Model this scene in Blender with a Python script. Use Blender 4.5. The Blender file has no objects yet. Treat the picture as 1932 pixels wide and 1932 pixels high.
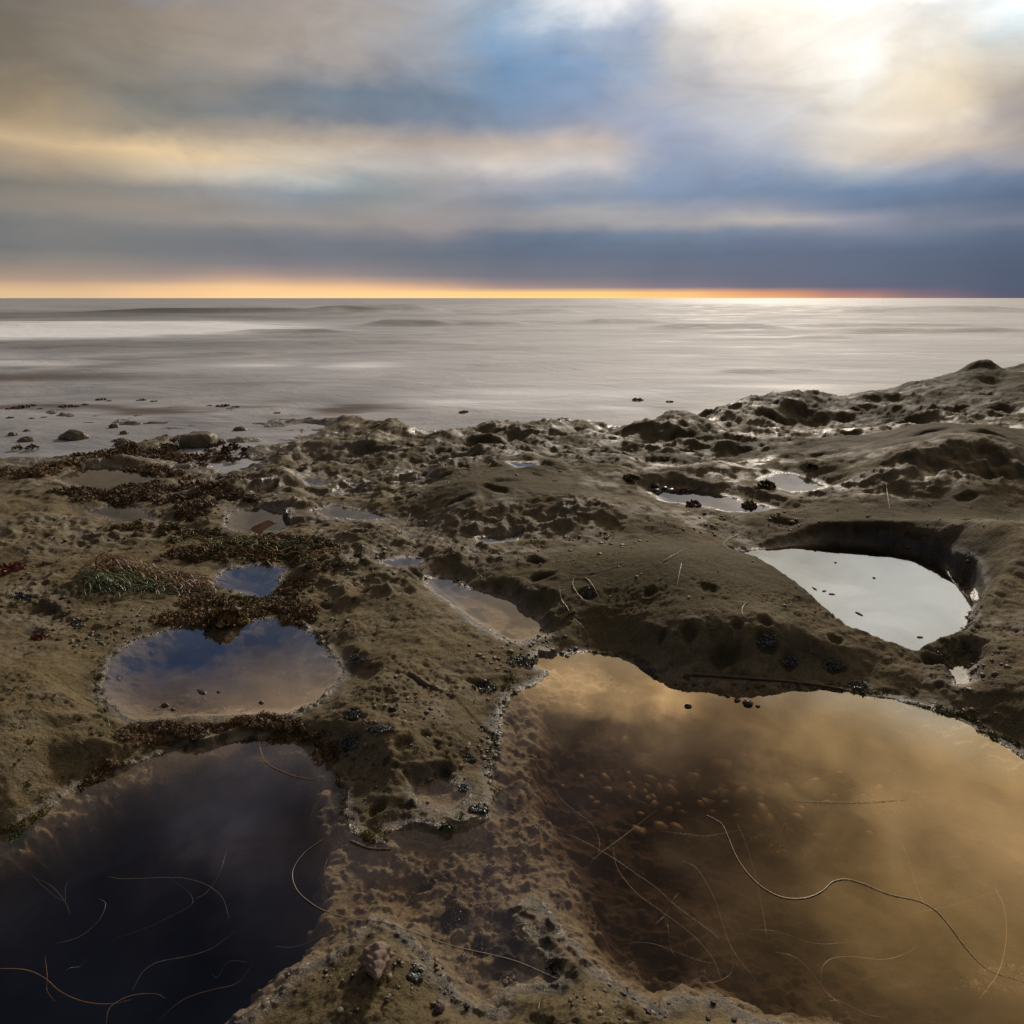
import bpy, bmesh, math, random
import numpy as np
R = math.radians
rng = np.random.default_rng(7)
random.seed(7)
SC = bpy.context.scene
COL = SC.collection

# ------------------------------------------------------------------ camera
CAM_H, PITCH, HALF = 0.85, R(17.4), 0.75
cam = bpy.data.cameras.new('camera')
cam.sensor_width = 36; cam.sensor_height = 36; cam.sensor_fit = 'HORIZONTAL'
cam.lens = 18 / HALF
cam.clip_start = 0.02; cam.clip_end = 30000
co = bpy.data.objects.new('camera', cam); COL.objects.link(co)
co.location = (0, 0, CAM_H); co.rotation_euler = (R(90) - PITCH, 0, 0)
SC.camera = co

# ------------------------------------------------------------------ colour management
SC.view_settings.view_transform = 'Standard'
SC.view_settings.look = 'None'
SC.view_settings.gamma = 1
SC.view_settings.use_curve_mapping = False
SC.view_settings.exposure = 0.0
SC.render.engine = 'CYCLES'
SC.cycles.use_denoising = True
SC.cycles.max_bounces = 6
SC.cycles.transparent_max_bounces = 16
SC.cycles.caustics_reflective = False
SC.cycles.caustics_refractive = False

SUN_AZ, SUN_EL = R(19), R(25)
SKY_GAIN = 1.0
SUN_STRENGTH = 2.5


def lin(c):
    c = np.asarray(c, float) / 255.0
    return np.where(c <= 0.04045, c / 12.92, ((c + 0.055) / 1.055) ** 2.4)


def ray(px, py):
    """direction through a point of the photograph measured on a 1932 px square"""
    u = (np.asarray(px, float) - 966) / 966 * HALF
    v = (966 - np.asarray(py, float)) / 966 * HALF
    return u, math.cos(PITCH) + v * math.sin(PITCH), -math.sin(PITCH) + v * math.cos(PITCH)


def at(px, py, z=0.0):
    dx, dy, dz = ray(px, py)
    s = (z - CAM_H) / dz
    return dx * s, dy * s


# ------------------------------------------------------------------ world: broken evening cloud
def N(nt, typ, **kw):
    n = nt.nodes.new(typ)
    for k, v in kw.items():
        if k == 'inp':
            for kk, vv in v.items():
                n.inputs[kk].default_value = vv
        else:
            setattr(n, k, v)
    return n


def math_node(nt, op, a, b=None, c=None, clamp=False):
    n = nt.nodes.new('ShaderNodeMath'); n.operation = op; n.use_clamp = clamp
    for i, s in enumerate((a, b, c)):
        if s is None: continue
        if isinstance(s, (int, float)): n.inputs[i].default_value = s
        else: nt.links.new(s, n.inputs[i])
    return n.outputs[0]


def mixc(nt, f, a, b, blend='MIX'):
    n = nt.nodes.new('ShaderNodeMix'); n.data_type = 'RGBA'; n.blend_type = blend
    for sock, v in ((n.inputs[0], f), (n.inputs[6], a), (n.inputs[7], b)):
        if isinstance(v, (int, float)): sock.default_value = v
        elif isinstance(v, (tuple, list)): sock.default_value = tuple(v) if len(v) == 4 else (*v, 1)
        else: nt.links.new(v, sock)
    return n.outputs[2]


SX = [0, 160, 320, 480, 640, 800, 966, 1120, 1280, 1440, 1600, 1760, 1932]
SKY = {
0: [(128,118,102),(142,131,116),(155,142,128),(165,152,142),(170,160,152),(165,165,168),(160,180,200),(250,250,250),(250,246,240),(248,242,232),(238,232,224),(236,234,230),(212,228,238)],
60: [(128,118,103),(138,128,114),(158,145,130),(170,157,145),(178,168,160),(165,168,175),(135,165,195),(180,190,205),(215,210,205),(244,232,214),(250,244,232),(236,230,220),(220,220,216)],
120: [(130,120,106),(140,130,116),(160,148,132),(168,156,145),(170,162,158),(150,155,165),(120,155,188),(140,165,195),(190,190,192),(225,215,205),(255,250,240),(235,222,200),(205,195,180)],
180: [(150,135,112),(140,133,120),(130,132,130),(125,132,137),(118,132,146),(122,140,160),(122,148,178),(140,155,182),(178,178,185),(200,197,195),(240,230,212),(230,212,185),(165,155,150)],
240: [(190,165,130),(170,152,125),(140,138,132),(138,137,137),(130,135,145),(130,142,160),(140,152,172),(155,158,172),(165,170,185),(190,192,195),(212,205,195),(225,212,195),(150,148,155)],
280: [(185,165,138),(210,180,140),(222,193,148),(215,188,152),(195,175,152),(190,172,158),(200,182,165),(195,180,168),(145,160,190),(180,185,200),(222,208,190),(200,185,170),(195,180,168)],
320: [(130,126,120),(165,150,132),(212,192,162),(225,212,190),(190,190,188),(180,178,178),(212,203,195),(180,180,185),(140,155,188),(140,155,190),(170,175,190),(150,158,185),(120,135,170)],
350: [(135,132,125),(142,138,130),(150,148,145),(165,165,165),(145,155,165),(160,158,160),(160,160,172),(150,158,180),(135,150,185),(125,145,182),(118,140,180),(115,135,172),(105,122,160)],
385: [(150,142,132),(160,148,135),(155,145,135),(145,142,142),(135,142,152),(150,148,152),(130,138,160),(135,145,172),(125,140,175),(120,135,172),(112,130,168),(108,125,162),(98,115,152)],
412: [(125,128,130),(135,132,130),(150,143,138),(160,150,143),(165,155,148),(165,155,152),(165,158,160),(180,172,165),(175,168,165),(190,180,170),(160,158,172),(135,140,165),(130,135,160)],
440: [(128,128,128),(135,132,130),(125,128,132),(122,126,135),(135,135,142),(145,140,145),(112,122,150),(115,128,160),(118,132,165),(112,128,165),(120,130,162),(112,125,158),(98,112,148)],
470: [(120,124,125),(130,130,130),(125,128,132),(122,125,135),(115,122,140),(110,120,145),(100,115,148),(98,115,150),(98,115,150),(98,112,150),(95,110,148),(92,108,145),(85,102,140)],
500: [(150,138,128),(155,143,133),(145,138,135),(135,132,138),(135,130,138),(122,125,142),(115,120,145),(115,120,148),(105,115,148),(100,112,146),(96,110,146),(90,106,142),(82,98,136)],
525: [(178,153,136),(172,150,137),(165,147,139),(186,155,138),(160,145,140),(135,130,140),(122,122,145),(120,122,145),(108,115,145),(100,110,145),(96,108,144),(90,104,140),(80,96,134)],
543: [(215,180,140),(215,178,140),(232,190,145),(245,200,145),(240,190,140),(215,172,140),(170,145,140),(150,135,140),(130,122,142),(112,112,142),(100,106,142),(92,104,140),(80,96,134)],
553: [(220,185,145),(222,185,145),(238,195,145),(250,205,148),(253,207,148),(255,208,145),(255,205,135),(255,205,130),(250,190,125),(225,155,115),(170,125,125),(120,108,130),(80,92,132)],
563: [(222,188,148),(222,188,148),(240,198,148),(252,208,150),(255,212,150),(255,212,148),(255,212,135),(255,215,125),(255,210,120),(250,185,115),(215,150,115),(150,120,125),(85,92,130)],
}
SROWS = sorted(SKY)
for _k in SROWS:
    if _k >= 320: SKY[_k] = [(c[0] - 3, c[1] + 0, c[2] - 7) if c[2] > c[0] + 15 else c for c in SKY[_k]]
STAB = np.array([lin(SKY[k]) for k in SROWS])            # rows x 13 x 3


# finer billows: centre, radii, colour, cover
PUFFS = [(1010,135,110,60,(112,148,188),.6),(720,190,190,34,(112,128,146),.5),(1490,205,60,40,(196,194,196),.6),(1790,62,70,34,(226,214,198),.65),(1555,55,26,34,(238,230,218),.6),(1460,110,40,30,(232,220,205),.5),(1620,112,55,48,(255,255,252),.9),(1350,18,70,26,(255,252,246),.8),(1500,30,80,24,(255,250,240),.7),(1330,125,75,50,(186,185,190),.85),(1425,70,22,26,(208,198,188),.6),(1205,55,32,55,(148,166,198),.85),(1115,12,40,20,(250,250,250),.7),(1860,36,60,24,(208,230,240),.8),(1715,105,26,22,(224,208,184),.8),(1805,160,20,50,(250,236,208),.8),(1925,170,34,80,(168,158,150),.85),(1850,225,60,22,(172,164,162),.8),(1720,245,36,20,(248,232,208),.8),(1600,266,44,13,(243,225,208),.7),(1150,302,42,12,(242,224,208),.8),(580,326,46,9,(236,236,228),.8),(570,378,60,16,(122,142,165),.6),(1250,230,80,30,(140,158,190),.5),(1400,185,60,40,(176,178,188),.6),(420,290,120,16,(228,196,152),.4),(60,190,60,40,(192,164,126),.5),(1500,160,30,40,(238,224,206),.6)]


def sky_pix(px, py):
    c = sky_base(px, py)
    c = c * (np.clip(c.mean(), .05, .5) / .36) ** .28      # deepen the grey, lift the breaks
    for x, y, rx, ry, col, cov in PUFFS:
        a = cov * math.exp(-((px - x) / rx) ** 2 - ((py - y) / ry) ** 2)
        if a > .01:
            t = lin(col) * (1.12 if min(col) > 245 else 1)
            c = c * (1 - a) + t * a
    return c


def sky_base(px, py):
    px = min(max(px, 0), 1932); py = min(max(py, 0), 563)
    j = min(np.searchsorted(SX, px, 'right') - 1, len(SX) - 2); fx = (px - SX[j]) / (SX[j + 1] - SX[j])
    i = min(np.searchsorted(SROWS, py, 'right') - 1, len(SROWS) - 2); fy = (py - SROWS[i]) / (SROWS[i + 1] - SROWS[i])
    fx = fx * fx * (3 - 2 * fx)
    c = (STAB[i, j] * (1 - fx) + STAB[i, j + 1] * fx) * (1 - fy) + (STAB[i + 1, j] * (1 - fx) + STAB[i + 1, j + 1] * fx) * fy
    # the part the photograph clips is brighter than white round the hidden sun
    k = max(0, (c.min() - 0.72) / 0.28)
    return c


UAZ = [-40, -25, -10, 0, 9, 20, 30, 42]
UP = {   # sky above the frame, as the pools mirror it: colour, gain
24: [((120,122,125),1),((105,130,172),1),((140,155,180),1),((205,185,165),1.1),((240,225,200),1.4),((255,245,228),2.3),((250,248,238),3.1),((232,230,220),2.7)],
27: [((105,115,140),1),((90,120,168),1.05),((150,155,170),1),((220,190,155),1.2),((240,215,180),1.5),((255,240,212),2.1),((246,240,222),2.8),((240,214,170),2.4)],
31: [((175,160,140),1),((235,200,158),1.5),((170,155,145),1),((205,168,130),1.3),((250,206,148),2.6),((230,184,132),1.7),((248,206,145),2.8),((244,198,132),2.8)],
35: [((110,105,110),1),((110,110,130),1),((110,105,115),1),((130,118,115),1),((155,130,112),1.1),((190,155,118),1.2),((246,200,140),2.4),((246,200,140),2.4)],
40: [((62,62,74),1),((68,62,70),1),((92,82,84),1),((105,92,95),1),((115,95,85),1),((140,112,88),1),((205,165,110),1.4),((225,182,120),1.7)],
48: [((52,57,74),1),((56,60,76),1),((92,80,78),1),((88,80,84),1),((98,82,74),1),((118,96,75),1),((142,113,80),1),((162,128,88),1)],
60: [((90,90,98),1)] * 4 + [((98,92,90),1)] * 4,
90: [((162,160,160),1)] * 8,
}


def sky_up(az, el):
    ks = sorted(UP)
    el = min(max(el, ks[0]), 90)
    i = min(np.searchsorted(ks, el, 'right') - 1, len(ks) - 2)
    f = (el - ks[i]) / (ks[i + 1] - ks[i])
    az = min(max(az, UAZ[0]), UAZ[-1])
    j = min(np.searchsorted(UAZ, az, 'right') - 1, len(UAZ) - 2)
    g = (az - UAZ[j]) / (UAZ[j + 1] - UAZ[j])
    v = lambda k, q: lin(UP[ks[k]][q][0]) * UP[ks[k]][q][1]
    return (v(i, j) * (1 - g) + v(i, j + 1) * g) * (1 - f) + (v(i + 1, j) * (1 - g) + v(i + 1, j + 1) * g) * f


LOBES = [(5,32.5,2.8,2.2,1.6),(14,32.5,2.5,2.2,1.5),(9.5,34,2.6,2.6,-.55),(3,38,4,2.5,-.4),(20,43,3.5,2.2,1.2),(12,45,5,4,-.35),(27,33,5,3.5,.5),(36,40,5,4,.5),(22,38,4,2,-.25),(-25,40,5,3,4.0),(-14,45,4,3,1.2),(-33,44,4,4,-.3),(-20,32,4,2,.4),(-30,29,4,1.6,-.2)]


def sky_color(az, el):
    """az, el in degrees"""
    a, e = R(az), R(el)
    d = np.array([math.sin(a) * math.cos(e), math.cos(a) * math.cos(e), math.sin(e)])
    dep = d[1] * math.cos(PITCH) - d[2] * math.sin(PITCH)
    up = d[1] * math.sin(PITCH) + d[2] * math.cos(PITCH)
    px = 966 + d[0] / dep / HALF * 966; py = 966 - up / dep / HALF * 966
    if py >= 0:
        return sky_pix(px, py)
    f = min(1, (-py) / 110.0)
    c = sky_up(az, el)
    for a0, e0, wa, we, amp in LOBES:                # cloud billows seen mirrored in the pools
        c = c * (1 + amp * (np.array([1, .95, .80]) if amp > 0 else 1) * math.exp(-((az - a0) / wa) ** 2 - ((el - e0) / we) ** 2))
    return sky_pix(px, 0) * (1 - f) + c * f


def build_world():
    w = bpy.data.worlds.new('World'); SC.world = w; w.use_nodes = True
    nt = w.node_tree; nt.nodes.clear(); L = nt.links.new
    geo = N(nt, 'ShaderNodeTexCoord')
    sep0 = N(nt, 'ShaderNodeSeparateXYZ'); L(geo.outputs['Generated'], sep0.inputs[0])
    # wispy warp of the cloud field
    mp = N(nt, 'ShaderNodeMapping'); mp.inputs['Scale'].default_value = (3.6, 3.6, 7.0)
    L(geo.outputs['Generated'], mp.inputs['Vector'])
    nz = N(nt, 'ShaderNodeTexNoise', inp={'Scale': 2.6, 'Detail': 7.0, 'Roughness': 0.58, 'Distortion': 0.35})
    L(mp.outputs[0], nz.inputs['Vector'])
    sc = N(nt, 'ShaderNodeSeparateColor'); L(nz.outputs['Color'], sc.inputs[0])
    az = math_node(nt, 'ARCTAN2', sep0.outputs[0], sep0.outputs[1])
    hor = math_node(nt, 'SQRT', math_node(nt, 'ADD', math_node(nt, 'MULTIPLY', sep0.outputs[0], sep0.outputs[0]),
                    math_node(nt, 'MULTIPLY', sep0.outputs[1], sep0.outputs[1])))
    el = math_node(nt, 'ARCTAN2', sep0.outputs[2], hor)
    elp = math_node(nt, 'MAXIMUM', el, 0.0)
    wob = math_node(nt, 'MULTIPLY', math_node(nt, 'SUBTRACT', sc.outputs[1], 0.5), math_node(nt, 'MULTIPLY', elp, 0.20))
    el2 = math_node(nt, 'MAXIMUM', math_node(nt, 'ADD', elp, wob), 0.0)
    azw = math_node(nt, 'MULTIPLY', math_node(nt, 'SUBTRACT', sc.outputs[0], 0.5), math_node(nt, 'ADD', 0.04, math_node(nt, 'MULTIPLY', elp, 0.30)))
    az2 = math_node(nt, 'MULTIPLY', math_node(nt, 'ADD', az, azw), 180 / math.pi)
    pos = math_node(nt, 'SQRT', math_node(nt, 'DIVIDE', el2, math.pi / 2))
    stations = [-41, -36, -31, -26, -21, -16, -11, -6, -1, 4, 6.5, 9, 11.5, 14, 16.5, 19, 21.5, 24, 26.5, 29, 31.5, 34, 36.5, 40]
    els = [0, 0.4, 0.8, 1.2, 1.7, 2.4, 3.2, 4.0, 4.7, 5.4, 6.2, 7.2, 8.2, 9.4, 10.8, 12.3, 13.8, 15.5, 17.2, 19, 21, 23, 25, 27, 29.5, 32, 34.5, 37.5, 40.5, 44, 50, 72]
    col = None
    for k, a in enumerate(stations):
        rp = N(nt, 'ShaderNodeValToRGB'); cr = rp.color_ramp; cr.interpolation = 'EASE'
        cr.interpolation = 'LINEAR'
        while len(cr.elements) < len(els): cr.elements.new(0.5)
        for e, d in zip(cr.elements, els): e.position = math.sqrt(d / 90.0)
        for i, d in enumerate(els):
            c = sky_color(a, d) / 4.0
            cr.elements[i].color = (*c, 1)
        L(pos, rp.inputs[0])
        if col is None: col = rp.outputs[0]
        else:
            f = math_node(nt, 'DIVIDE', math_node(nt, 'SUBTRACT', az2, float(stations[k - 1])), float(a - stations[k - 1]), clamp=True)
            col = mixc(nt, f, col, rp.outputs[0])
    # the rest of the sky, to the sides and behind: even grey evening overcast
    away = math_node(nt, 'DIVIDE', math_node(nt, 'SUBTRACT', math_node(nt, 'ABSOLUTE', az2), 45.0), 50.0, clamp=True)
    col = mixc(nt, away, col, tuple(lin((98, 98, 103)) / 4))
    # soft fine structure
    mp2 = N(nt, 'ShaderNodeMapping'); mp2.inputs['Scale'].default_value = (3.6, 3.6, 10.0); mp2.inputs['Rotation'].default_value = (0, R(14), 0)
    L(geo.outputs['Generated'], mp2.inputs['Vector'])
    nz2 = N(nt, 'ShaderNodeTexNoise', inp={'Scale': 2.2, 'Detail': 6.0, 'Roughness': 0.55, 'Distortion': 0.8}); L(mp2.outputs[0], nz2.inputs['Vector'])
    br = math_node(nt, 'ADD', 0.70, math_node(nt, 'MULTIPLY', nz2.outputs[0], 0.60))
    fadeb = math_node(nt, 'MULTIPLY', elp, 6.0, clamp=True)
    br = math_node(nt, 'ADD', 1.0, math_node(nt, 'MULTIPLY', math_node(nt, 'SUBTRACT', br, 1.0), math_node(nt, 'ADD', fadeb, 0.0)))
    comb = N(nt, 'ShaderNodeCombineColor')
    for i in range(3): L(br, comb.inputs[i])
    col = mixc(nt, 1.0, col, comb.outputs[0], 'MULTIPLY')
    nz3 = N(nt, 'ShaderNodeTexNoise', inp={'Scale': 6.5, 'Detail': 3.0, 'Roughness': 0.45}); L(geo.outputs['Generated'], nz3.inputs['Vector'])
    hi = math_node(nt, 'MULTIPLY_ADD', elp, 8.0, -3.3, clamp=True)             # rounder billows overhead
    b3 = math_node(nt, 'ADD', 1.0, math_node(nt, 'MULTIPLY', hi, math_node(nt, 'MULTIPLY_ADD', nz3.outputs[0], 2.6, -1.3)))
    b3 = math_node(nt, 'MAXIMUM', b3, 0.35)
    comb3 = N(nt, 'ShaderNodeCombineColor')
    for i in range(3): L(b3, comb3.inputs[i])
    col = mixc(nt, 1.0, col, comb3.outputs[0], 'MULTIPLY')
    bgc = N(nt, 'ShaderNodeBackground'); L(col, bgc.inputs[0]); bgc.inputs[1].default_value = 4.0 * SKY_GAIN
    sky = N(nt, 'ShaderNodeTexSky'); sky.sky_type = 'NISHITA'; sky.sun_disc = False
    sky.sun_elevation = SUN_EL; sky.sun_rotation = SUN_AZ
    bgs = N(nt, 'ShaderNodeBackground'); L(sky.outputs[0], bgs.inputs[0]); bgs.inputs[1].default_value = 0.05
    mx = N(nt, 'ShaderNodeMixShader'); mx.inputs[0].default_value = 0.97        # cloud cover
    L(bgs.outputs[0], mx.inputs[1]); L(bgc.outputs[0], mx.inputs[2])
    out = N(nt, 'ShaderNodeOutputWorld'); L(mx.outputs[0], out.inputs[0])


build_world()

sl = bpy.data.lights.new('sun', 'SUN'); sl.energy = SUN_STRENGTH; sl.angle = R(4); sl.color = (1.0, 0.88, 0.74)
so = bpy.data.objects.new('sun', sl); COL.objects.link(so)
so.rotation_euler = (R(90) - SUN_EL, 0, R(180) - SUN_AZ + R(180))
from mathutils import Vector
sd = Vector((math.sin(SUN_AZ) * math.cos(SUN_EL), math.cos(SUN_AZ) * math.cos(SUN_EL), math.sin(SUN_EL)))
so.rotation_euler = sd.to_track_quat('Z', 'Y').to_euler()

# ------------------------------------------------------------------ numpy noise
PERM = rng.permutation(256).astype(np.int32); PERM = np.concatenate([PERM, PERM])
GA = rng.uniform(0, 2 * np.pi, 256); GX, GY = np.cos(GA).astype(np.float32), np.sin(GA).astype(np.float32)


def perlin(x, y, seed=0):
    x = np.asarray(x, np.float32) + seed * 17.31; y = np.asarray(y, np.float32) + seed * 9.77
    xi = np.floor(x).astype(np.int32); yi = np.floor(y).astype(np.int32)
    xf = x - xi; yf = y - yi
    u = xf * xf * xf * (xf * (xf * 6 - 15) + 10); v = yf * yf * yf * (yf * (yf * 6 - 15) + 10)
    def g(ix, iy, fx, fy):
        h = PERM[PERM[ix & 255] + (iy & 255)]
        return GX[h] * fx + GY[h] * fy
    a = g(xi, yi, xf, yf); b = g(xi + 1, yi, xf - 1, yf); c = g(xi, yi + 1, xf, yf - 1); d = g(xi + 1, yi + 1, xf - 1, yf - 1)
    return ((a + u * (b - a)) + v * ((c + u * (d - c)) - (a + u * (b - a)))) * 1.41


def fbm(x, y, f, octv=4, seed=0, gain=0.5):
    s = 0; a = 1.0
    for o in range(octv):
        s = s + a * perlin(x * f, y * f, seed + o * 3); f *= 2.03; a *= gain
    return s


def worley(x, y, f, seed=0, jitter=0.9):
    x = x * f + seed * 3.7; y = y * f + seed * 5.1
    xi = np.floor(x).astype(np.int32); yi = np.floor(y).astype(np.int32)
    best = np.full(x.shape, 9.0, np.float32); sec = best.copy()
    for i in (-1, 0, 1):
        for j in (-1, 0, 1):
            h = PERM[PERM[(xi + i) & 255] + ((yi + j) & 255)]
            h2 = PERM[h + 57]
            dx = xi + i + 0.5 + (h / 255.0 - 0.5) * jitter - x; dy = yi + j + 0.5 + (h2 / 255.0 - 0.5) * jitter - y
            d = (dx * dx + dy * dy).astype(np.float32)
            sec = np.minimum(sec, np.maximum(best, d)); best = np.minimum(best, d)
    return np.sqrt(best), np.sqrt(sec)


def sstep(a, b, x):
    t = np.clip((x - a) / (b - a), 0, 1)
    return t * t * (3 - 2 * t)


def sdf(poly, X, Y):
    """signed distance, negative inside; poly Nx2"""
    P = np.asarray(poly); Q = np.roll(P, -1, axis=0)
    best = np.full(X.shape, 1e9, np.float32); inside = np.zeros(X.shape, bool)
    for (ax, ay), (bx, by) in zip(P, Q):
        ex, ey = bx - ax, by - ay; wx, wy = X - ax, Y - ay
        t = np.clip((wx * ex + wy * ey) / (ex * ex + ey * ey + 1e-12), 0, 1)
        best = np.minimum(best, (wx - ex * t) ** 2 + (wy - ey * t) ** 2)
        c = (ay > Y) != (by > Y)
        with np.errstate(divide='ignore', invalid='ignore'):
            xs = ax + (Y - ay) / (by - ay if by != ay else 1e-9) * ex
        inside ^= c & (X < xs)
    d = np.sqrt(best)
    return np.where(inside, -d, d)


def poly_at(pts, z):
    p = np.array(pts, float); x, y = at(p[:, 0], p[:, 1], z)
    return np.stack([x, y], 1)


# ------------------------------------------------------------------ layout of land and water (photograph points, 1932 px square)
SEA = -0.12
FRONT = [(-160,1660),(0,1569),(40,1561),(100,1519),(140,1489),(200,1464),(290,1429),(350,1411),(400,1409),(475,1394),(550,1399),(600,1429),(630,1464),(650,1489),(650,1539),(670,1574),(700,1594),(725,1594),(740,1574),(780,1564),(830,1569),(870,1568),(925,1543),(940,1493),(928,1470),(940,1420),(945,1380),(950,1340),(962,1310),(1010,1290),(1040,1272),(1010,1255),(1015,1234),(1060,1238),(1105,1231),(1160,1240),(1200,1255),(1240,1270),(1290,1277),(1310,1284),(1400,1290),(1500,1293),(1580,1301),(1640,1315),(1700,1325),(1760,1340),(1800,1355),(1860,1390),(1932,1432),(2060,1500),(2250,1620),(2400,2100),(1800,2200),(1640,1975),(1491,1929),(1416,1914),(1386,1898),(1361,1877),(1326,1875),(1291,1870),(1266,1878),(1241,1893),(1176,1868),(1146,1843),(1131,1828),(1086,1774),(1061,1754),(1021,1699),(1000,1694),(966,1714),(975,1755),(1000,1790),(1035,1830),(1040,1850),(1000,1852),(950,1868),(942,1905),(900,1905),(870,1885),(850,1850),(825,1822),(795,1785),(765,1758),(735,1740),(700,1728),(655,1769),(630,1799),(590,1814),(545,1839),(525,1864),(490,1894),(440,1932),(380,2000),(250,2300),(-300,2200)]
DEEP_L = [(-200,1680),(0,1600),(60,1570),(150,1515),(250,1468),(350,1432),(450,1418),(560,1432),(605,1470),(618,1540),(630,1600),(628,1660),(622,1710),(612,1750),(585,1800),(535,1832),(485,1880),(425,1935),(360,2010),(240,2300),(-350,2200)]
DEEP_R = [(1005,1340),(1060,1310),(1150,1290),(1250,1296),(1400,1304),(1580,1316),(1700,1342),(1800,1375),(1932,1450),(2060,1530),(2230,1640),(2370,2090),(1830,2170),(1660,1975),(1500,1938),(1420,1922),(1380,1906),(1340,1888),(1290,1884),(1240,1902),(1190,1880),(1150,1850),(1112,1795),(1090,1750),(1050,1680),(1022,1620),(1002,1560),(988,1500),(975,1430),(982,1375)]
POOLS = [   # name, level, shore, rim width, depth
('oval tide pool mirroring blue and gold cloud beside the weed bank', 0.012, [(195,1280),(215,1238),(262,1205),(345,1184),(415,1190),(450,1177),(520,1168),(565,1183),(595,1200),(615,1230),(643,1262),(642,1285),(612,1310),(595,1326),(550,1340),(500,1349),(450,1350),(350,1351),(250,1354),(215,1330),(196,1308)], 0.045, 0.045),
('deep pale tide pool shut in by the dark rock walls', 0.008, [(1380,1046),(1430,1038),(1486,1031),(1560,1020),(1680,1026),(1770,1050),(1830,1092),(1848,1125),(1826,1160),(1822,1180),(1811,1205),(1791,1220),(1766,1227),(1715,1240),(1600,1215),(1520,1160),(1440,1100)], 0.035, 0.16),
('shallow tan puddle beside the foot of the central mound', 0.006, [(803,1093),(852,1091),(882,1112),(930,1123),(972,1138),(1002,1158),(1027,1195),(990,1212),(955,1207),(930,1190),(900,1175),(870,1150),(830,1122)], 0.04, 0.012),
('long thin tide pool dotted with dark stones and weed lumps', 0.045, [(1221,925),(1260,920),(1330,926),(1390,941),(1400,953),(1440,953),(1474,966),(1430,968),(1370,964),(1310,952),(1260,946)], 0.05, 0.03),
('small bright peach tide pool behind the dark weed lump', 0.055, [(1435,906),(1471,893),(1501,896),(1526,903),(1558,918),(1526,927),(1491,927),(1466,920)], 0.05, 0.03),
('far left tide pool walled in by brown turf weed', -0.095, [(108,902),(150,884),(200,880),(260,889),(292,900),(262,912),(190,925),(148,919)], 0.05, 0.03),
('grey tide pool below the weed belt with ragged edges', -0.06, [(168,966),(210,953),(260,952),(282,980),(250,987),(210,981)], 0.05, 0.03),
('grey lilac tide pool behind the orange kelp blade', -0.045, [(423,992),(435,968),(480,957),(530,968),(545,990),(530,1002),(450,1003)], 0.05, 0.03),
('narrow long tide pool right of the lilac pool', -0.03, [(588,966),(625,953),(700,968),(738,978),(690,981),(620,975)], 0.05, 0.02),
('bluish tide pool right of the surfgrass heap', -0.012, [(398,1106),(425,1073),(500,1066),(532,1074),(522,1100),(532,1130),(480,1132),(450,1116)], 0.05, 0.03),
('tiny puddle on the pitted rock above the tan puddle', 0.015, [(723,1061),(760,1052),(797,1054),(792,1067),(750,1071)], 0.03, 0.012),
('small blue puddle in the rock flat behind the long pool', -0.01, [(643,934),(672,929),(672,941),(650,942)], 0.03, 0.015),
('little grey puddle right of the turf weed belt', -0.045, [(476,926),(520,917),(520,932),(485,935)], 0.03, 0.015),
('sliver of water inside the turf weed belt', -0.065, [(313,946),(370,938),(367,950),(320,952)], 0.03, 0.015),
('slanting blue sliver of water on the far rock flat', -0.02, [(568,905),(595,904),(615,914),(592,917)], 0.03, 0.015),
('small winding puddle under the far pale pool', 0.022, [(1795,1245),(1822,1240),(1832,1255),(1817,1270),(1832,1288),(1805,1290),(1798,1266)], 0.025, 0.01),
('small clear puddle on the pitted rock tongue', 0.008, [(790,1480),(820,1468),(850,1478),(876,1499),(860,1525),(825,1525),(795,1510)], 0.02, 0.009),
('sliver of water at the foot of the smooth mound', 0.025, [(900,1015),(975,1008),(972,1021),(910,1023)], 0.03, 0.015),
('tiny pool beside the yellow weed at the far hump', 0.0, [(962,873),(1010,872),(1014,880),(975,881)], 0.03, 0.015),
]
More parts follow.
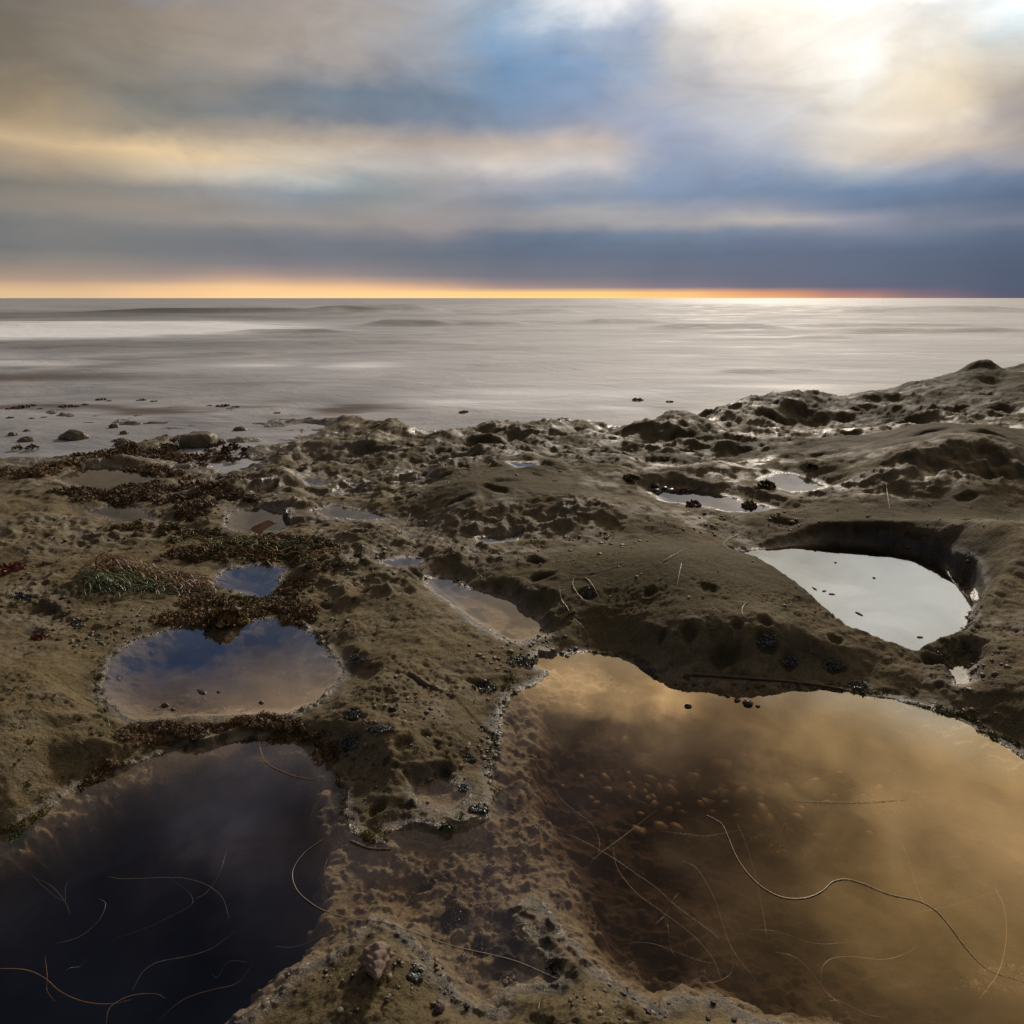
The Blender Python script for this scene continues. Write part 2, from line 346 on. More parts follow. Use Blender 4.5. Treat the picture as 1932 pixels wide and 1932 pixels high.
CTRL = [(150,800,-.15),(350,795,-.15),(550,805,-.142),(250,832,-.138),(50,795,-.152),(450,785,-.155),(620,790,-.145),(200,775,-.165),(500,772,-.165),(0,1500,.05),(60,1400,.075),(150,1380,.06),(100,1300,.085),(0,1250,.08),(150,1250,.045),(60,1150,.05),(0,1100,.03),(150,1100,.03),(120,1450,.03),(0,1560,.01),(220,1400,.03),(300,1380,.015),
(400,1375,.02),(550,1365,.025),(500,1380,.02),
(650,1200,.03),(750,1180,.05),(700,1280,.055),(800,1300,.05),(680,1350,.055),(750,1400,.055),(850,1400,.045),(900,1350,.03),(650,1430,.03),(720,1480,.045),(800,1450,.04),(700,1550,.02),(880,1470,.015),(800,1540,.012),(620,1380,.03),(850,1250,.03),(900,1280,.02),(950,1270,.012),
(600,1120,.03),(700,1100,.045),(800,1060,.03),(750,1120,.05),(850,1050,.035),(950,1060,.05),(900,1100,.02),(1050,1150,.04),(1000,1220,.012),(980,1100,.05),
(1100,1050,.09),(1250,1045,.14),(1350,1052,.125),(1440,1085,.105),(1520,1135,.09),(1620,1192,.07),(1720,1240,.045),(1060,1230,.005),(1200,1245,.015),(1310,1270,.02),(1500,1280,.02),(1700,1310,.015),(1300,1180,.085),(1450,1210,.075),(1200,1150,.075),(1600,1260,.05),
(650,1000,.03),(700,985,.05),(600,1050,.01),(500,1040,.0),(400,1040,.0),(300,1060,.0),(250,1010,-.01),(150,1020,.01),(60,1030,.02),(0,970,.015),(100,950,-.01),(30,920,-.03),(0,900,-.06),
(300,920,-.05),(400,930,-.04),(350,870,-.1),(250,855,-.1),(100,860,-.135),(400,845,-.135),(560,860,-.1),(500,885,-.06),(650,870,-.02),(550,910,-.02),(700,920,.0),(650,820,-.05),(740,800,-.05),(800,830,-.01),(900,830,.0),(960,810,-.05),(1050,800,-.06),(1130,825,-.06),(700,860,.0),(850,870,.02),(780,900,.02),(1000,860,.03),(1080,850,.03),
(800,985,.02),(880,912,.13),(950,910,.13),(1050,915,.11),(1150,940,.09),(1250,975,.07),(1000,1000,.045),(1150,1010,.05),(1300,1000,.05),(870,960,.08),(1100,960,.1),
(1200,905,.06),(1320,935,.045),(1250,870,.08),(1400,900,.07),(1150,870,.06),(1450,985,.05),(1380,1008,.035),
(1580,900,.1),(1680,845,.22),(1780,840,.25),(1900,850,.23),(1932,900,.15),(1700,900,.15),(1850,930,.14),(1600,950,.08),(1750,965,.08),(1900,970,.09),
(1480,1003,.04),(1420,1022,.025),(1560,1000,.085),(1680,1002,.155),(1800,1000,.17),(1932,990,.18),(1900,1100,.1),(1880,1180,.07),(1932,1250,.08),(1860,1280,.05),(1900,1360,.04),(1932,1330,.06),(1780,1300,.03),
(1230,800,-.04),(1300,790,.05),(1400,757,.11),(1460,750,.11),(1530,747,.11),(1620,742,.12),(1700,737,.14),(1760,727,.18),(1835,705,.25),(1885,716,.21),(1945,682,.31),
(1500,800,.03),(1600,790,.06),(1750,790,.1),(1900,770,.16),(1932,800,.14),(1350,820,.05),(1450,850,.05),(1600,830,.08),(1275,795,.08),(1300,835,.03),
(600,1700,-.02),(900,1650,-.02),(700,1830,.045),(600,1880,.03),(720,1900,.04),(1000,1720,.012),(1080,1810,.03),(1150,1900,.05),(1350,1920,.04),(900,1925,.02),(520,1925,.02),(800,1900,.025),(1250,1960,.05)]
WCTRL = [(150,800,-.15),(350,795,-.15),(550,805,-.142),(250,832,-.138),(50,795,-.152),(450,785,-.155),(620,790,-.145),(200,775,-.165),(500,772,-.165),(-6,5.2,-.4),(-3,4.9,-.35),(0,5.1,-.4),(1.2,5.3,-.35),(2.2,6.6,-.4),(3,7.0,-.4),(5,7.4,-.4),(9,8.6,-.4),(-8,9,-.8),(0,9,-.8),(7,10.5,-.8),(-9,3,0.0),(-4,2.4,.05),(5,2.6,.2),(9,5,.25),(-2,.4,.05),(2.5,.9,.1),(0,-.6,.03),(-3,-2,.1),(3,-2,.1),(0,-6,.3),(-12,-6,.3),(12,-6,.4),(0,-40,.6)]


def wx(x, y):
    yy = np.maximum(y, 0.3)
    return x / (0.42 + 0.86 * yy), np.log(np.maximum(y, -0.25) + 0.6) * 1.1 + np.minimum(y + .25, 0) * .1


def tps_fit():
    pts = []
    for px, py, z in CTRL:
        x, y = at(px, py, z); pts.append((x, y, z))
    pts = np.array(pts + WCTRL)
    u, v = wx(pts[:, 0], pts[:, 1])
    n = len(u)
    r2 = (u[:, None] - u) ** 2 + (v[:, None] - v) ** 2
    K = 0.5 * r2 * np.log(r2 + 1e-9) + np.eye(n) * 2e-4
    P = np.stack([np.ones(n), u, v], 1)
    A = np.zeros((n + 3, n + 3)); A[:n, :n] = K; A[:n, n:] = P; A[n:, :n] = P.T
    return u, v, np.linalg.solve(A, np.concatenate([pts[:, 2], [0, 0, 0]]))


# grid of the shelf: rows by distance, columns fan out with distance
ys = [0.42]
while ys[-1] < 9.5:
    ys.append(ys[-1] + max(0.0017, 0.0024 * ys[-1] ** 1.3))
ys = np.concatenate([[-40, -15, -6, -3, -1.6, -1.0, -.6, -.35, -.15, 0, .1, .18, .25, .3, .34, .38], ys])
ts = np.concatenate([np.linspace(-4, -1.05, 22), np.linspace(-1, -.775, 55), np.linspace(-.77, .77, 690), np.linspace(.775, 1, 55), np.linspace(1.05, 4, 22)])
NR, NC = len(ys), len(ts)
half = 0.42 + 0.86 * np.maximum(ys, 0.3)
X = (ts[None, :] * half[:, None]).astype(np.float32); Y = np.repeat(ys[:, None], NC, 1).astype(np.float32)


def tps_eval():
    u, v, w = tps_fit()
    U, V = wx(X, Y); U = U.astype(np.float32); V = V.astype(np.float32)
    out = w[-3] + w[-2] * U + w[-1] * V
    for i in range(len(u)):
        r2 = (U - np.float32(u[i])) ** 2 + (V - np.float32(v[i])) ** 2
        out += np.float32(0.5 * w[i]) * r2 * np.log(r2 + np.float32(1e-9))
    return out.astype(np.float32)


def blob(px, py, rx, ry, soft=0.5, z=0.0, XX=None, YY=None):
    """soft elliptical patch on the ground, given as seen"""
    XX = X if XX is None else XX; YY = Y if YY is None else YY
    cx, cy = at(px, py, z); ex, _ = at(px + rx, py, z); _, ey = at(px, py - ry, z); _, ey2 = at(px, py + ry, z)
    r = np.sqrt(((XX - cx) / (ex - cx)) ** 2 + ((YY - cy) / np.where(YY > cy, ey - cy, cy - ey2)) ** 2)
    return 1 - sstep(1 - soft, 1 + soft, r)


H = tps_eval()
far = sstep(1.9, 3.6, Y)
land_noise = fbm(X, Y, 2.3, 4, 1) * (0.010 + 0.016 * far)
pitted = np.clip(blob(780, 1050, 230, 60) + blob(900, 840, 420, 60) + blob(600, 930, 260, 60) + blob(1050, 1000, 120, 25) + blob(1500, 800, 420, 60)
                 + blob(150, 1000, 160, 50) + blob(60, 1150, 130, 60) + blob(980, 1180, 90, 40) + blob(1800, 960, 300, 18) + blob(700, 1120, 120, 30), 0, 1)
smooth_m = np.clip(blob(1300, 1130, 330, 85) + blob(960, 950, 180, 40) + blob(1750, 890, 220, 45) + blob(1700, 1010, 250, 25) + .35 * blob(1680, 770, 330, 36), 0, 1)
matte = np.clip(smooth_m + blob(1680, 775, 360, 42) + .7 * blob(1100, 850, 420, 40), 0, 1)
w1, w2 = worley(X + 0.03 * fbm(X, Y, 6, 2, 5), Y + 0.03 * fbm(X, Y, 6, 2, 8), 4.2, 1)
scal = np.minimum(w1, 0.8) ** 2 - 0.25
w3, w4 = worley(X + 0.012 * fbm(X, Y, 14, 2, 15), Y + 0.012 * fbm(X, Y, 14, 2, 18), 13.0, 2)
scal2 = np.minimum(w3, 0.8) ** 2 - 0.25
w5, _ = worley(X + 0.006 * fbm(X, Y, 30, 2, 25), Y + 0.006 * fbm(X, Y, 30, 2, 28), 31.0, 3)
scal3 = np.minimum(w5, 0.8) ** 2 - 0.25
f_land = 1 - 0.75 * smooth_m
H += land_noise * f_land
H += scal * (0.065 * far * (0.35 + 0.65 * pitted)) * (1 - .5 * smooth_m)
w7, _ = worley(X + 0.08 * fbm(X, Y, 3, 2, 35), Y + 0.08 * fbm(X, Y, 3, 2, 38), 1.7, 6)
H += (np.minimum(w7, .85) ** 2 - .25) * .10 * far
H += scal2 * (0.010 + 0.040 * pitted) * (1 - .8 * smooth_m) * (1 - .55 * far) * np.clip(.55 + fbm(X, Y, 2.2, 2, 36), .1, 1.3)
H += scal3 * (0.0015 + 0.012 * pitted) * (1 - .8 * smooth_m) * sstep(4.5, 2.4, Y) * np.clip(.5 + fbm(X, Y, 3.1, 2, 37), 0, 1.3)
H += fbm(X, Y, 9, 3, 31) * (0.0035 + 0.006 * pitted) * f_land
fine = fbm(X, Y, 38, 3, 41)
nearf = sstep(3.2, 1.2, Y)
H += fine * (0.0016 + 0.0040 * pitted) * (1 - .45 * smooth_m)
rub, rub2 = worley(X + .008 * fbm(X, Y, 30, 2, 143), Y + .008 * fbm(X, Y, 30, 2, 144), 38.0, 9)
rubm = np.clip(.45 + 1.3 * fbm(X, Y, 4.5, 3, 145), 0, 1) * (0.25 + .75 * pitted) * (1 - .8 * smooth_m) * sstep(4.5, 2.2, Y)
H += (np.clip(.45 - rub, 0, .45) - .1) * .010 * rubm
H += np.abs(fbm(X, Y, 22, 4, 146, .6)) * .006 * rubm
w9, _ = worley(X + .004 * fbm(X, Y, 60, 2, 43), Y + .004 * fbm(X, Y, 60, 2, 44), 62.0, 7)
H -= sstep(.34, .10, w9) * 0.0055 * np.clip(.3 + 1.2 * fbm(X, Y, 6, 2, 45), 0.04, 1) * nearf
w10, _ = worley(X, Y, 115.0, 11)
H -= sstep(.36, .10, w10) * 0.0022 * np.clip(.2 + 1.2 * fbm(X, Y, 9, 2, 48), 0.04, 1) * sstep(1.9, 1.0, Y)
hump = fbm(X, Y, 3.6, 2, 151)
H += (np.sqrt(np.clip(hump + .15, 0, 2)) - .35) * (.018 + .006 * far) * (1 - smooth_m)
H += np.abs(fbm(X, Y, 16, 4, 49, .6)) * .0035 * (1 - .88 * smooth_m) * sstep(4.5, 1.6, Y)
H += (fbm(X, Y, 130, 2, 46) * .0009 + fbm(X, Y, 260, 1, 47) * .0006) * sstep(1.9, .9, Y)

for bx, by, br, bh, bz in [(1740,730,34,.05,.15),(1845,708,27,.13,.2),(1955,690,42,.20,.2),(1880,720,22,-.04,.2),(1500,757,50,.03,.1),(1425,757,30,.03,.1),(1290,802,46,.07,.05),(1180,828,50,.03,.0),(745,812,60,.03,-.03),(880,822,70,.03,-.01),(1000,868,90,.03,.03),(1640,745,60,.02,.1),(1470,822,70,.03,.06),(1560,838,70,.03,.08),(1650,1000,42,.05,.14),(1740,1000,42,.05,.15),(1830,1003,46,.035,.15),(1895,1060,50,.015,.1)]:
    cx, cy = at(bx, by, bz); k = br * (cy * .96) / 1288
    H += bh * np.exp(-(((X - cx) / k) ** 2 + ((Y - cy) / (k * 1.3)) ** 2))
def hgt(x, y):
    x = np.asarray(x, float); y = np.asarray(y, float)
    i = np.clip(np.searchsorted(ys, y) - 1, 0, NR - 2); fy = np.clip((y - ys[i]) / (ys[i + 1] - ys[i]), 0, 1)
    t = x / (0.42 + 0.86 * np.maximum(y, 0.3))
    j = np.clip(np.searchsorted(ts, t) - 1, 0, NC - 2); fx = np.clip((t - ts[j]) / (ts[j + 1] - ts[j]), 0, 1)
    return (H[i, j] * (1 - fx) + H[i, j + 1] * fx) * (1 - fy) + (H[i + 1, j] * (1 - fx) + H[i + 1, j + 1] * fx) * fy


# signed distance to every pool, then press the pools in
d_front = None
near_water = np.full(X.shape, 9.0, np.float32)      # distance to the closest water edge
level_here = np.full(X.shape, -9.0, np.float32)
deepness = np.zeros(X.shape, np.float32)            # depth of bed below its pool level
wob = fbm(X, Y, 9, 3, 51) * 0.010 + fbm(X, Y, 42, 3, 55) * 0.0055
POOL_POLY = []


def crop(poly, m):
    lo = poly.min(0) - m; hi = poly.max(0) + m
    r0, r1 = np.searchsorted(ys, [lo[1], hi[1]])
    sub = X[r0:r1]
    c = np.where((sub > lo[0]).any(0) & (sub < hi[0]).any(0))[0]
    if len(c) == 0: c = np.array([0, 1])
    return slice(r0, r1), slice(c[0], c[-1] + 1)


def p_near(xx):
    '''line along the deep pale pool that parts its low near bank from its far wall'''
    (ax, ay), (bx, by) = [at(*q, .008) for q in ((1400, 1046), (1800, 1180))]
    return ay + (xx - ax) * (by - ay) / (bx - ax)


PRESSED = []


def press(poly, level, rim, inside_fn, wobble=1.0, rise=0.10):
    s = crop(poly, 0.4)
    xx, yy = X[s], Y[s]
    d = sdf(poly, xx, yy) + wob[s] * wobble
    h = H[s]
    if level == 0.008 and rim > .06: rim = np.where(yy - p_near(xx) > 0, 0.05, 0.03)
    else: rim = rim * np.clip(1.0 + 0.9 * fbm(xx, yy, 5, 2, 85), .45, 2.2)
    S = sstep(0, rim, d)
    edge = level + np.clip(d, 0, 9) * rise * np.clip(d / rim, .25, 1)
    out = np.where(d > 0, np.where(S < 1, edge * (1 - S) + np.maximum(h, level + 0.004) * S, h), 0)
    lowfix = (d > 0.006) & (d < 0.02)
    out = np.where(lowfix, np.maximum(out, level + 0.0015 + 0.05 * np.minimum(d, 0.1)), out)
    dep = inside_fn(d, xx, yy, s)
    out = np.where(d <= 0, level - dep, out)
    taken = near_water[s] < 0                       # water of a pool pressed in before stays
    out = np.where(taken, h, out); d = np.where(taken, 9.0, d)
    H[s] = out
    near_water[s] = np.minimum(near_water[s], d)
    level_here[s] = np.where(d < 0.1, np.maximum(level_here[s], level), level_here[s])
    PRESSED.append((s, d, level))
    deepness[s] = np.where(d <= 0, dep, deepness[s])
    return d


pf = poly_at(FRONT, 0.0); dl = poly_at(DEEP_L, -0.01); dr = poly_at(DEEP_R, -0.01)
lump = np.maximum(0, fbm(X, Y, 26, 3, 61))
lump2 = np.maximum(0, fbm(X, Y, 60, 3, 65))


def front_depth(d, xx, yy, s):
    shallow = np.minimum(-d * 0.5, 0.016 + 0.012 * fbm(xx, yy, 8, 2, 71)) - lump[s] * 0.012 - lump2[s] * 0.006 + 0.004
    shallow = np.maximum(shallow, np.minimum(-d * .3, 0.0015))
    wb = fbm(xx, yy, 14, 3, 77) * 0.016 + fbm(xx, yy, 50, 2, 78) * .008
    a = -(sdf(dl, xx, yy) + wb); b = -(sdf(dr, xx, yy) + wb)
    deep = sstep(0, 0.10, a) * 0.22 + sstep(0.05, 0.6, a) * 0.16 + sstep(0, 0.09, b) * 0.055 + sstep(0.05, 0.5, b) * 0.045
    return shallow + deep + np.where(deep > 0.02, fbm(xx, yy, 11, 3, 79) * 0.012, 0)


LEVELS = []
press(pf, 0.0, 0.10, front_depth, 0.7)
for lab, lev, pts, rim, dep in POOLS:
    if dep < .035 and np.mean([q[1] for q in pts]) < 1030:                                   # small puddles lie in whatever hollow the rock offers
        for _ in range(3):
            q = poly_at(pts, lev); q = np.concatenate([q, (q + np.roll(q, 1, 0)) / 2, q + (q - q.mean(0)) * .15])
            lev = float(np.percentile(hgt(q[:, 0], q[:, 1]), 18)) - .004
        lev = max(lev, SEA + .012)
    LEVELS.append(lev)
    p = poly_at(pts, lev); POOL_POLY.append(p)
    press(p, lev, rim * 2.0, lambda d, xx, yy, s, dep=dep: np.minimum(dep, np.maximum(0.002, -d * (1.4 if dep > .1 else .45))) * (1 + 0.25 * fbm(xx, yy, 12, 2, 83)) - 0.4 * min(dep, .01) * lump[s], 0.9 if dep < .1 else .12)

def levees():
  '''every rim stands above its own water'''
  for s, d, level in PRESSED:
    m = (d > 0.004) & (d < 0.35) & (near_water[s] > 0)
    H[s] = np.where(m, np.maximum(H[s], level + 0.0018 - 0.30 * np.maximum(d - (0.052 if level == 0 else 0.036), 0)), H[s])



levees()
KW = 41
cs = np.cumsum(np.pad(H, ((0, 0), (KW // 2 + 1, KW // 2)), mode='edge'), axis=1)
Hs = (cs[:, KW:] - cs[:, :-KW]) / KW
wm = blob(1720, 1050, 210, 62, .3, .05) * sstep(.16, .05, near_water) * sstep(.0, .012, near_water) * (Y > p_near(X))
H = (H * (1 - wm) + Hs * wm).astype(np.float32)
levees()
pit_wall = blob(1720, 1050, 200, 60, .4, .05)
# weathering that follows the surface, so steep faces break up too
H += fbm(X + .8 * H, Y + 1.7 * H, 17, 4, 147, .55) * .0032 * sstep(0.0, .03, near_water) * (1 + far) * (1 - .65 * smooth_m * (1 - pit_wall))
# crust of knobs along the water edges
edge_band = sstep(0.05, 0.012, near_water) * sstep(-0.02, 0.004, near_water) * (near_water > 0)
H += edge_band * (lump2 * 0.006 + lump * 0.007) * np.clip(.35 + 1.5 * fbm(X, Y, 4, 2, 87), 0, 1)

# the cracked ledge that runs across the rock tongue
CRACK = [(598,1212),(640,1226),(700,1246),(760,1268),(830,1294),(880,1318),(925,1348)]


def near_line(pts, z, width):
    p = poly_at(pts, z); s = crop(p, width * 3)
    best = np.full(X[s].shape, 9.0, np.float32); sgn = np.zeros_like(best)
    for (ax, ay), (bx, by) in zip(p[:-1], p[1:]):
        ex, ey = bx - ax, by - ay
        t = np.clip(((X[s] - ax) * ex + (Y[s] - ay) * ey) / (ex * ex + ey * ey), 0, 1)
        dx, dy = X[s] - ax - ex * t, Y[s] - ay - ey * t
        dd = np.hypot(dx, dy); m = dd < best
        best = np.where(m, dd, best); sgn = np.where(m, np.sign(ex * dy - ey * dx), sgn)
    return s, best * sgn


s, dc = near_line(CRACK, 0.05, 0.05)
dc = dc + fbm(X[s], Y[s], 30, 3, 91) * 0.005
H[s] += np.clip(.45 + 1.2 * fbm(X[s], Y[s], 12, 2, 93), 0.05, 1) * (np.exp(-(np.abs(dc - 0.007) / 0.006) ** 2) * 0.007 - np.exp(-(np.abs(dc + 0.001) / 0.0028) ** 2) * 0.007)
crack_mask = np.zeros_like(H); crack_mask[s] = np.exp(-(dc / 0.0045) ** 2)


def unproj(px, py):
    """first hit of the sight line on the shelf"""
    dx, dy, dz = [float(v) for v in ray(px, py)]
    t = np.linspace(0.5, 9, 2400)
    x, y, z = dx * t, dy * t, CAM_H + dz * t
    h = hgt(x, y)
    k = np.where(z <= h)[0]
    if len(k) == 0: k = [len(t) - 1]
    k = k[0]
    return float(x[k]), float(y[k]), float(h[k])


def pit(cx, cy, r, depth, asp=1.0, rot=0.0, rimh=0.12):
    m = r * max(1, asp) * 2.2
    r0, r1 = np.searchsorted(ys, [cy - m, cy + m])
    hh = 0.42 + 0.86 * max(cy, 0.3)
    c0, c1 = np.searchsorted(ts, [(cx - m) / hh - .01, (cx + m) / hh + .01])
    if r1 - r0 < 2 or c1 - c0 < 2: return
    s = (slice(r0, r1), slice(c0, c1))
    dx, dy = X[s] - cx, Y[s] - cy
    ca, sa = math.cos(rot), math.sin(rot)
    u = (dx * ca + dy * sa) / (r * asp); v = (-dx * sa + dy * ca) / r
    q = np.sqrt(u * u + v * v) * (1 + 0.45 * perlin(X[s] * .6 / r, Y[s] * .6 / r, 3))
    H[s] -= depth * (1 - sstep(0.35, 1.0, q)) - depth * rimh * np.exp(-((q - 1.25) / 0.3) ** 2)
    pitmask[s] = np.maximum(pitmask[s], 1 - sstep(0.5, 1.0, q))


pitmask = np.zeros_like(H)
dry = near_water > 0.012
# pits that can be told apart in the photograph: x, y, radius px, aspect
PITS = [(115,1358,17,2.1),(178,1350,11,1.2),(1110,1122,15,1.3),(1225,1118,14,1.1),(1340,1112,18,1.2),(1300,1187,20,1.0),(1392,1180,14,1.0),(1445,1172,14,1.1),(1250,1203,11,1),(1020,1088,18,1.5),(1010,1058,14,1.5),
(665,1350,14,1.7),(737,1340,10,1),(658,1402,16,1.5),(800,1387,12,1),(824,1402,9,1.3),(883,1431,13,1.3),(729,1436,8,1.4),(746,1443,8,1),(764,1459,9,1),(712,1524,17,1.1),(763,1520,15,1.6),(902,1527,15,1.6),(775,1546,9,1),(795,1541,9,1),(841,1456,17,1.1),(902,1292,11,2.2),
(1445,1211,15,1.7),(1490,1251,13,1.6),(1570,1259,13,1.7),(1105,1119,12,1.5),(145,1177,12,1.6),(40,1127,20,1.6),(785,1838,13,.7),(1045,1833,18,1.0),(85,1150,22,1.5),(60,1190,20,1.4),(1880,890,28,1.4),(1740,870,26,1.6),(1480,1150,9,1),(1335,1290,8,1.3),(70,1068,14,1.8),(140,1090,14,1.8),(260,1010,14,1.8),(205,1010,12,2),(30,1040,16,2),(880,935,16,1.4),(1240,865,26,1.6),(1330,870,24,1.8),(1040,880,22,1.6),(950,905,18,1.8),(1480,985,22,1.6),(1160,870,16,1.8),(1590,792,26,1.7),(1455,790,24,1.8),(1355,812,24,1.8),(1700,790,28,1.8),(1800,775,26,1.6),(1895,772,34,1.3),(1530,770,20,1.8),(1650,765,22,1.8),(1290,822,22,1.8),(1420,835,26,2),(1540,860,24,2),(1620,815,24,2),(1750,815,22,2),(1860,815,26,1.8),(760,840,24,2),(850,850,24,2),(930,835,26,2),(690,850,20,2),(1090,868,20,2),(1870,860,30,1.5),(1830,935,18,1.7)]
for px, py, r, asp in PITS:
    x, y, z = unproj(px, py)
    depth_axis = y * math.cos(PITCH) + (CAM_H - z) * math.sin(PITCH)
    rad = r * depth_axis / 1288.0
    pit(x, y, rad * 1.05, rad * (.35 + .35 * ((px * 7 + py) % 10) / 10) * (1 if y < 2 else .6), asp, 0.5 * math.sin(px))
# and the many small ones
for k in range(1500):
    t = rng.uniform(-.8, .8); y = 0.62 * (5.2 / 0.62) ** rng.uniform(0, 1)
    x = t * (0.42 + 0.86 * y)
    i = np.searchsorted(ys, y); j = np.searchsorted(ts, t)
    if not dry[i, j]: continue
    pr = 0.12 + 0.6 * pitted[i, j]
    if rng.uniform() > pr: continue
    r = (0.0035 + 0.012 * rng.uniform() ** 2.5) * (0.8 + 0.55 * y)
    pit(x, y, r, r * rng.uniform(.15, .75), rng.uniform(1, 2.2), rng.uniform(-.6, .6))
levees()
H = H.astype(np.float32)

# ------------------------------------------------------------------ materials
def new_mat(name):
    m = bpy.data.materials.new(name); m.use_nodes = True
    nt = m.node_tree; nt.nodes.clear()
    return m, nt, nt.links.new


def simple(name, c1, c2, rough=0.5, scale=60.0, bump=0.2, spec=0.5, detail=4, dist=0.002, coord='Object', trans=0.0):
    m, nt, L = new_mat(name)
    tc = N(nt, 'ShaderNodeTexCoord')
    nz = N(nt, 'ShaderNodeTexNoise', inp={'Scale': scale, 'Detail': detail, 'Roughness': 0.6}); L(tc.outputs[coord], nz.inputs['Vector'])
    f = math_node(nt, 'MULTIPLY_ADD', nz.outputs[0], 2.2, -0.6, clamp=True)
    oi = N(nt, 'ShaderNodeObjectInfo')
    col = mixc(nt, f, c1, c2)
    hs = N(nt, 'ShaderNodeHueSaturation'); L(col, hs.inputs['Color'])
    L(math_node(nt, 'MULTIPLY_ADD', oi.outputs['Random'], 0.7, 0.65), hs.inputs['Value'])
    b = N(nt, 'ShaderNodeBsdfPrincipled'); L(hs.outputs[0], b.inputs['Base Color'])
    b.inputs['Roughness'].default_value = rough; b.inputs['Specular IOR Level'].default_value = spec
    if bump:
        bp = N(nt, 'ShaderNodeBump'); bp.inputs['Strength'].default_value = bump; bp.inputs['Distance'].default_value = dist
        L(nz.outputs[0], bp.inputs['Height']); L(bp.outputs[0], b.inputs['Normal'])
    o = N(nt, 'ShaderNodeOutputMaterial'); L(b.outputs[0], o.inputs[0])
    return m


def rock_material():
    m, nt, L = new_mat('wet_sandstone')
    tc = N(nt, 'ShaderNodeTexCoord'); P = tc.outputs['Object']
    at1 = N(nt, 'ShaderNodeAttribute', attribute_name='surf'); s1 = N(nt, 'ShaderNodeSeparateColor'); L(at1.outputs['Color'], s1.inputs[0])
    at2 = N(nt, 'ShaderNodeAttribute', attribute_name='film_shade'); s2 = N(nt, 'ShaderNodeSeparateColor'); L(at2.outputs['Color'], s2.inputs[0])
    wet, silt, deep = s1.outputs[0], s1.outputs[1], s1.outputs[2]
    olive, pink, dark = s2.outputs[0], s2.outputs[1], s2.outputs[2]
    n1 = N(nt, 'ShaderNodeTexNoise', inp={'Scale': 7.0, 'Detail': 7.0, 'Roughness': 0.62}); L(P, n1.inputs['Vector'])
    n2 = N(nt, 'ShaderNodeTexNoise', inp={'Scale': 240.0, 'Detail': 4.0, 'Roughness': 0.75}); L(P, n2.inputs['Vector'])
    n3 = N(nt, 'ShaderNodeTexNoise', inp={'Scale': 55.0, 'Detail': 5.0, 'Roughness': 0.65}); L(P, n3.inputs['Vector'])
    sp = N(nt, 'ShaderNodeTexVoronoi', inp={'Scale': 150.0, 'Randomness': 1.0}); L(P, sp.inputs['Vector'])
    c = mixc(nt, math_node(nt, 'MULTIPLY_ADD', n1.outputs[0], 2.4, -0.7, clamp=True), (0.097, 0.077, 0.042), (0.208, 0.165, 0.094))
    c = mixc(nt, math_node(nt, 'MULTIPLY', math_node(nt, 'MULTIPLY_ADD', n3.outputs[0], 3.0, -1.2, clamp=True), 0.45), c, (0.044, 0.034, 0.017))
    c = mixc(nt, olive, c, mixc(nt, n3.outputs[0], (0.040, 0.033, 0.013), (0.100, 0.080, 0.035)))
    c = mixc(nt, silt, c, mixc(nt, math_node(nt, 'MULTIPLY_ADD', n3.outputs[0], 3, -1, clamp=True), (0.165, 0.128, 0.076), (0.285, 0.222, 0.135)))
    c = mixc(nt, pink, c, mixc(nt, math_node(nt, 'MULTIPLY_ADD', n3.outputs[0], 3, -1, clamp=True), (0.16, 0.10, 0.07), (0.33, 0.24, 0.185)))
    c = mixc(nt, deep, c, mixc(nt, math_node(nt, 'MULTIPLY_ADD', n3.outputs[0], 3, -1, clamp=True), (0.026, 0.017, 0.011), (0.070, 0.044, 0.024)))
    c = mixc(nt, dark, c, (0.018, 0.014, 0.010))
    # sand grains: light and dark specks
    g = math_node(nt, 'MULTIPLY_ADD', n2.outputs[0], 2.4, -0.15)
    cg = N(nt, 'ShaderNodeCombineColor')
    for i in range(3): L(g, cg.inputs[i])
    c = mixc(nt, 1.0, c, cg.outputs[0], 'MULTIPLY')
    dots = math_node(nt, 'MULTIPLY', math_node(nt, 'LESS_THAN', sp.outputs['Distance'], 0.16), math_node(nt, 'GREATER_THAN', n3.outputs[0], 0.53))
    c = mixc(nt, math_node(nt, 'MULTIPLY', dots, 0.7), c, (0.03, 0.024, 0.017))
    hs = N(nt, 'ShaderNodeHueSaturation'); L(c, hs.inputs['Color'])
    L(math_node(nt, 'MULTIPLY_ADD', wet, -0.28, 1.0), hs.inputs['Value'])
    b = N(nt, 'ShaderNodeBsdfPrincipled'); L(hs.outputs[0], b.inputs['Base Color'])
    rr = math_node(nt, 'MULTIPLY_ADD', n3.outputs[0], 0.25, 0.70)
    L(math_node(nt, 'MAXIMUM', math_node(nt, 'SUBTRACT', rr, math_node(nt, 'MULTIPLY', wet, 0.58)), 0.14), b.inputs['Roughness'])
    L(math_node(nt, 'MULTIPLY_ADD', wet, 0.62, 0.10), b.inputs['Specular IOR Level'])
    hgt_ = math_node(nt, 'ADD', math_node(nt, 'MULTIPLY', n2.outputs[0], 0.0042), math_node(nt, 'MULTIPLY', n3.outputs[0], 0.0075))
    hgt_ = math_node(nt, 'SUBTRACT', hgt_, math_node(nt, 'MULTIPLY', dots, 0.0012))
    bp = N(nt, 'ShaderNodeBump'); bp.inputs['Strength'].default_value = 0.75; bp.inputs['Distance'].default_value = 1.0
    L(hgt_, bp.inputs['Height']); L(bp.outputs[0], b.inputs['Normal'])
    o = N(nt, 'ShaderNodeOutputMaterial'); L(b.outputs[0], o.inputs[0])
    return m


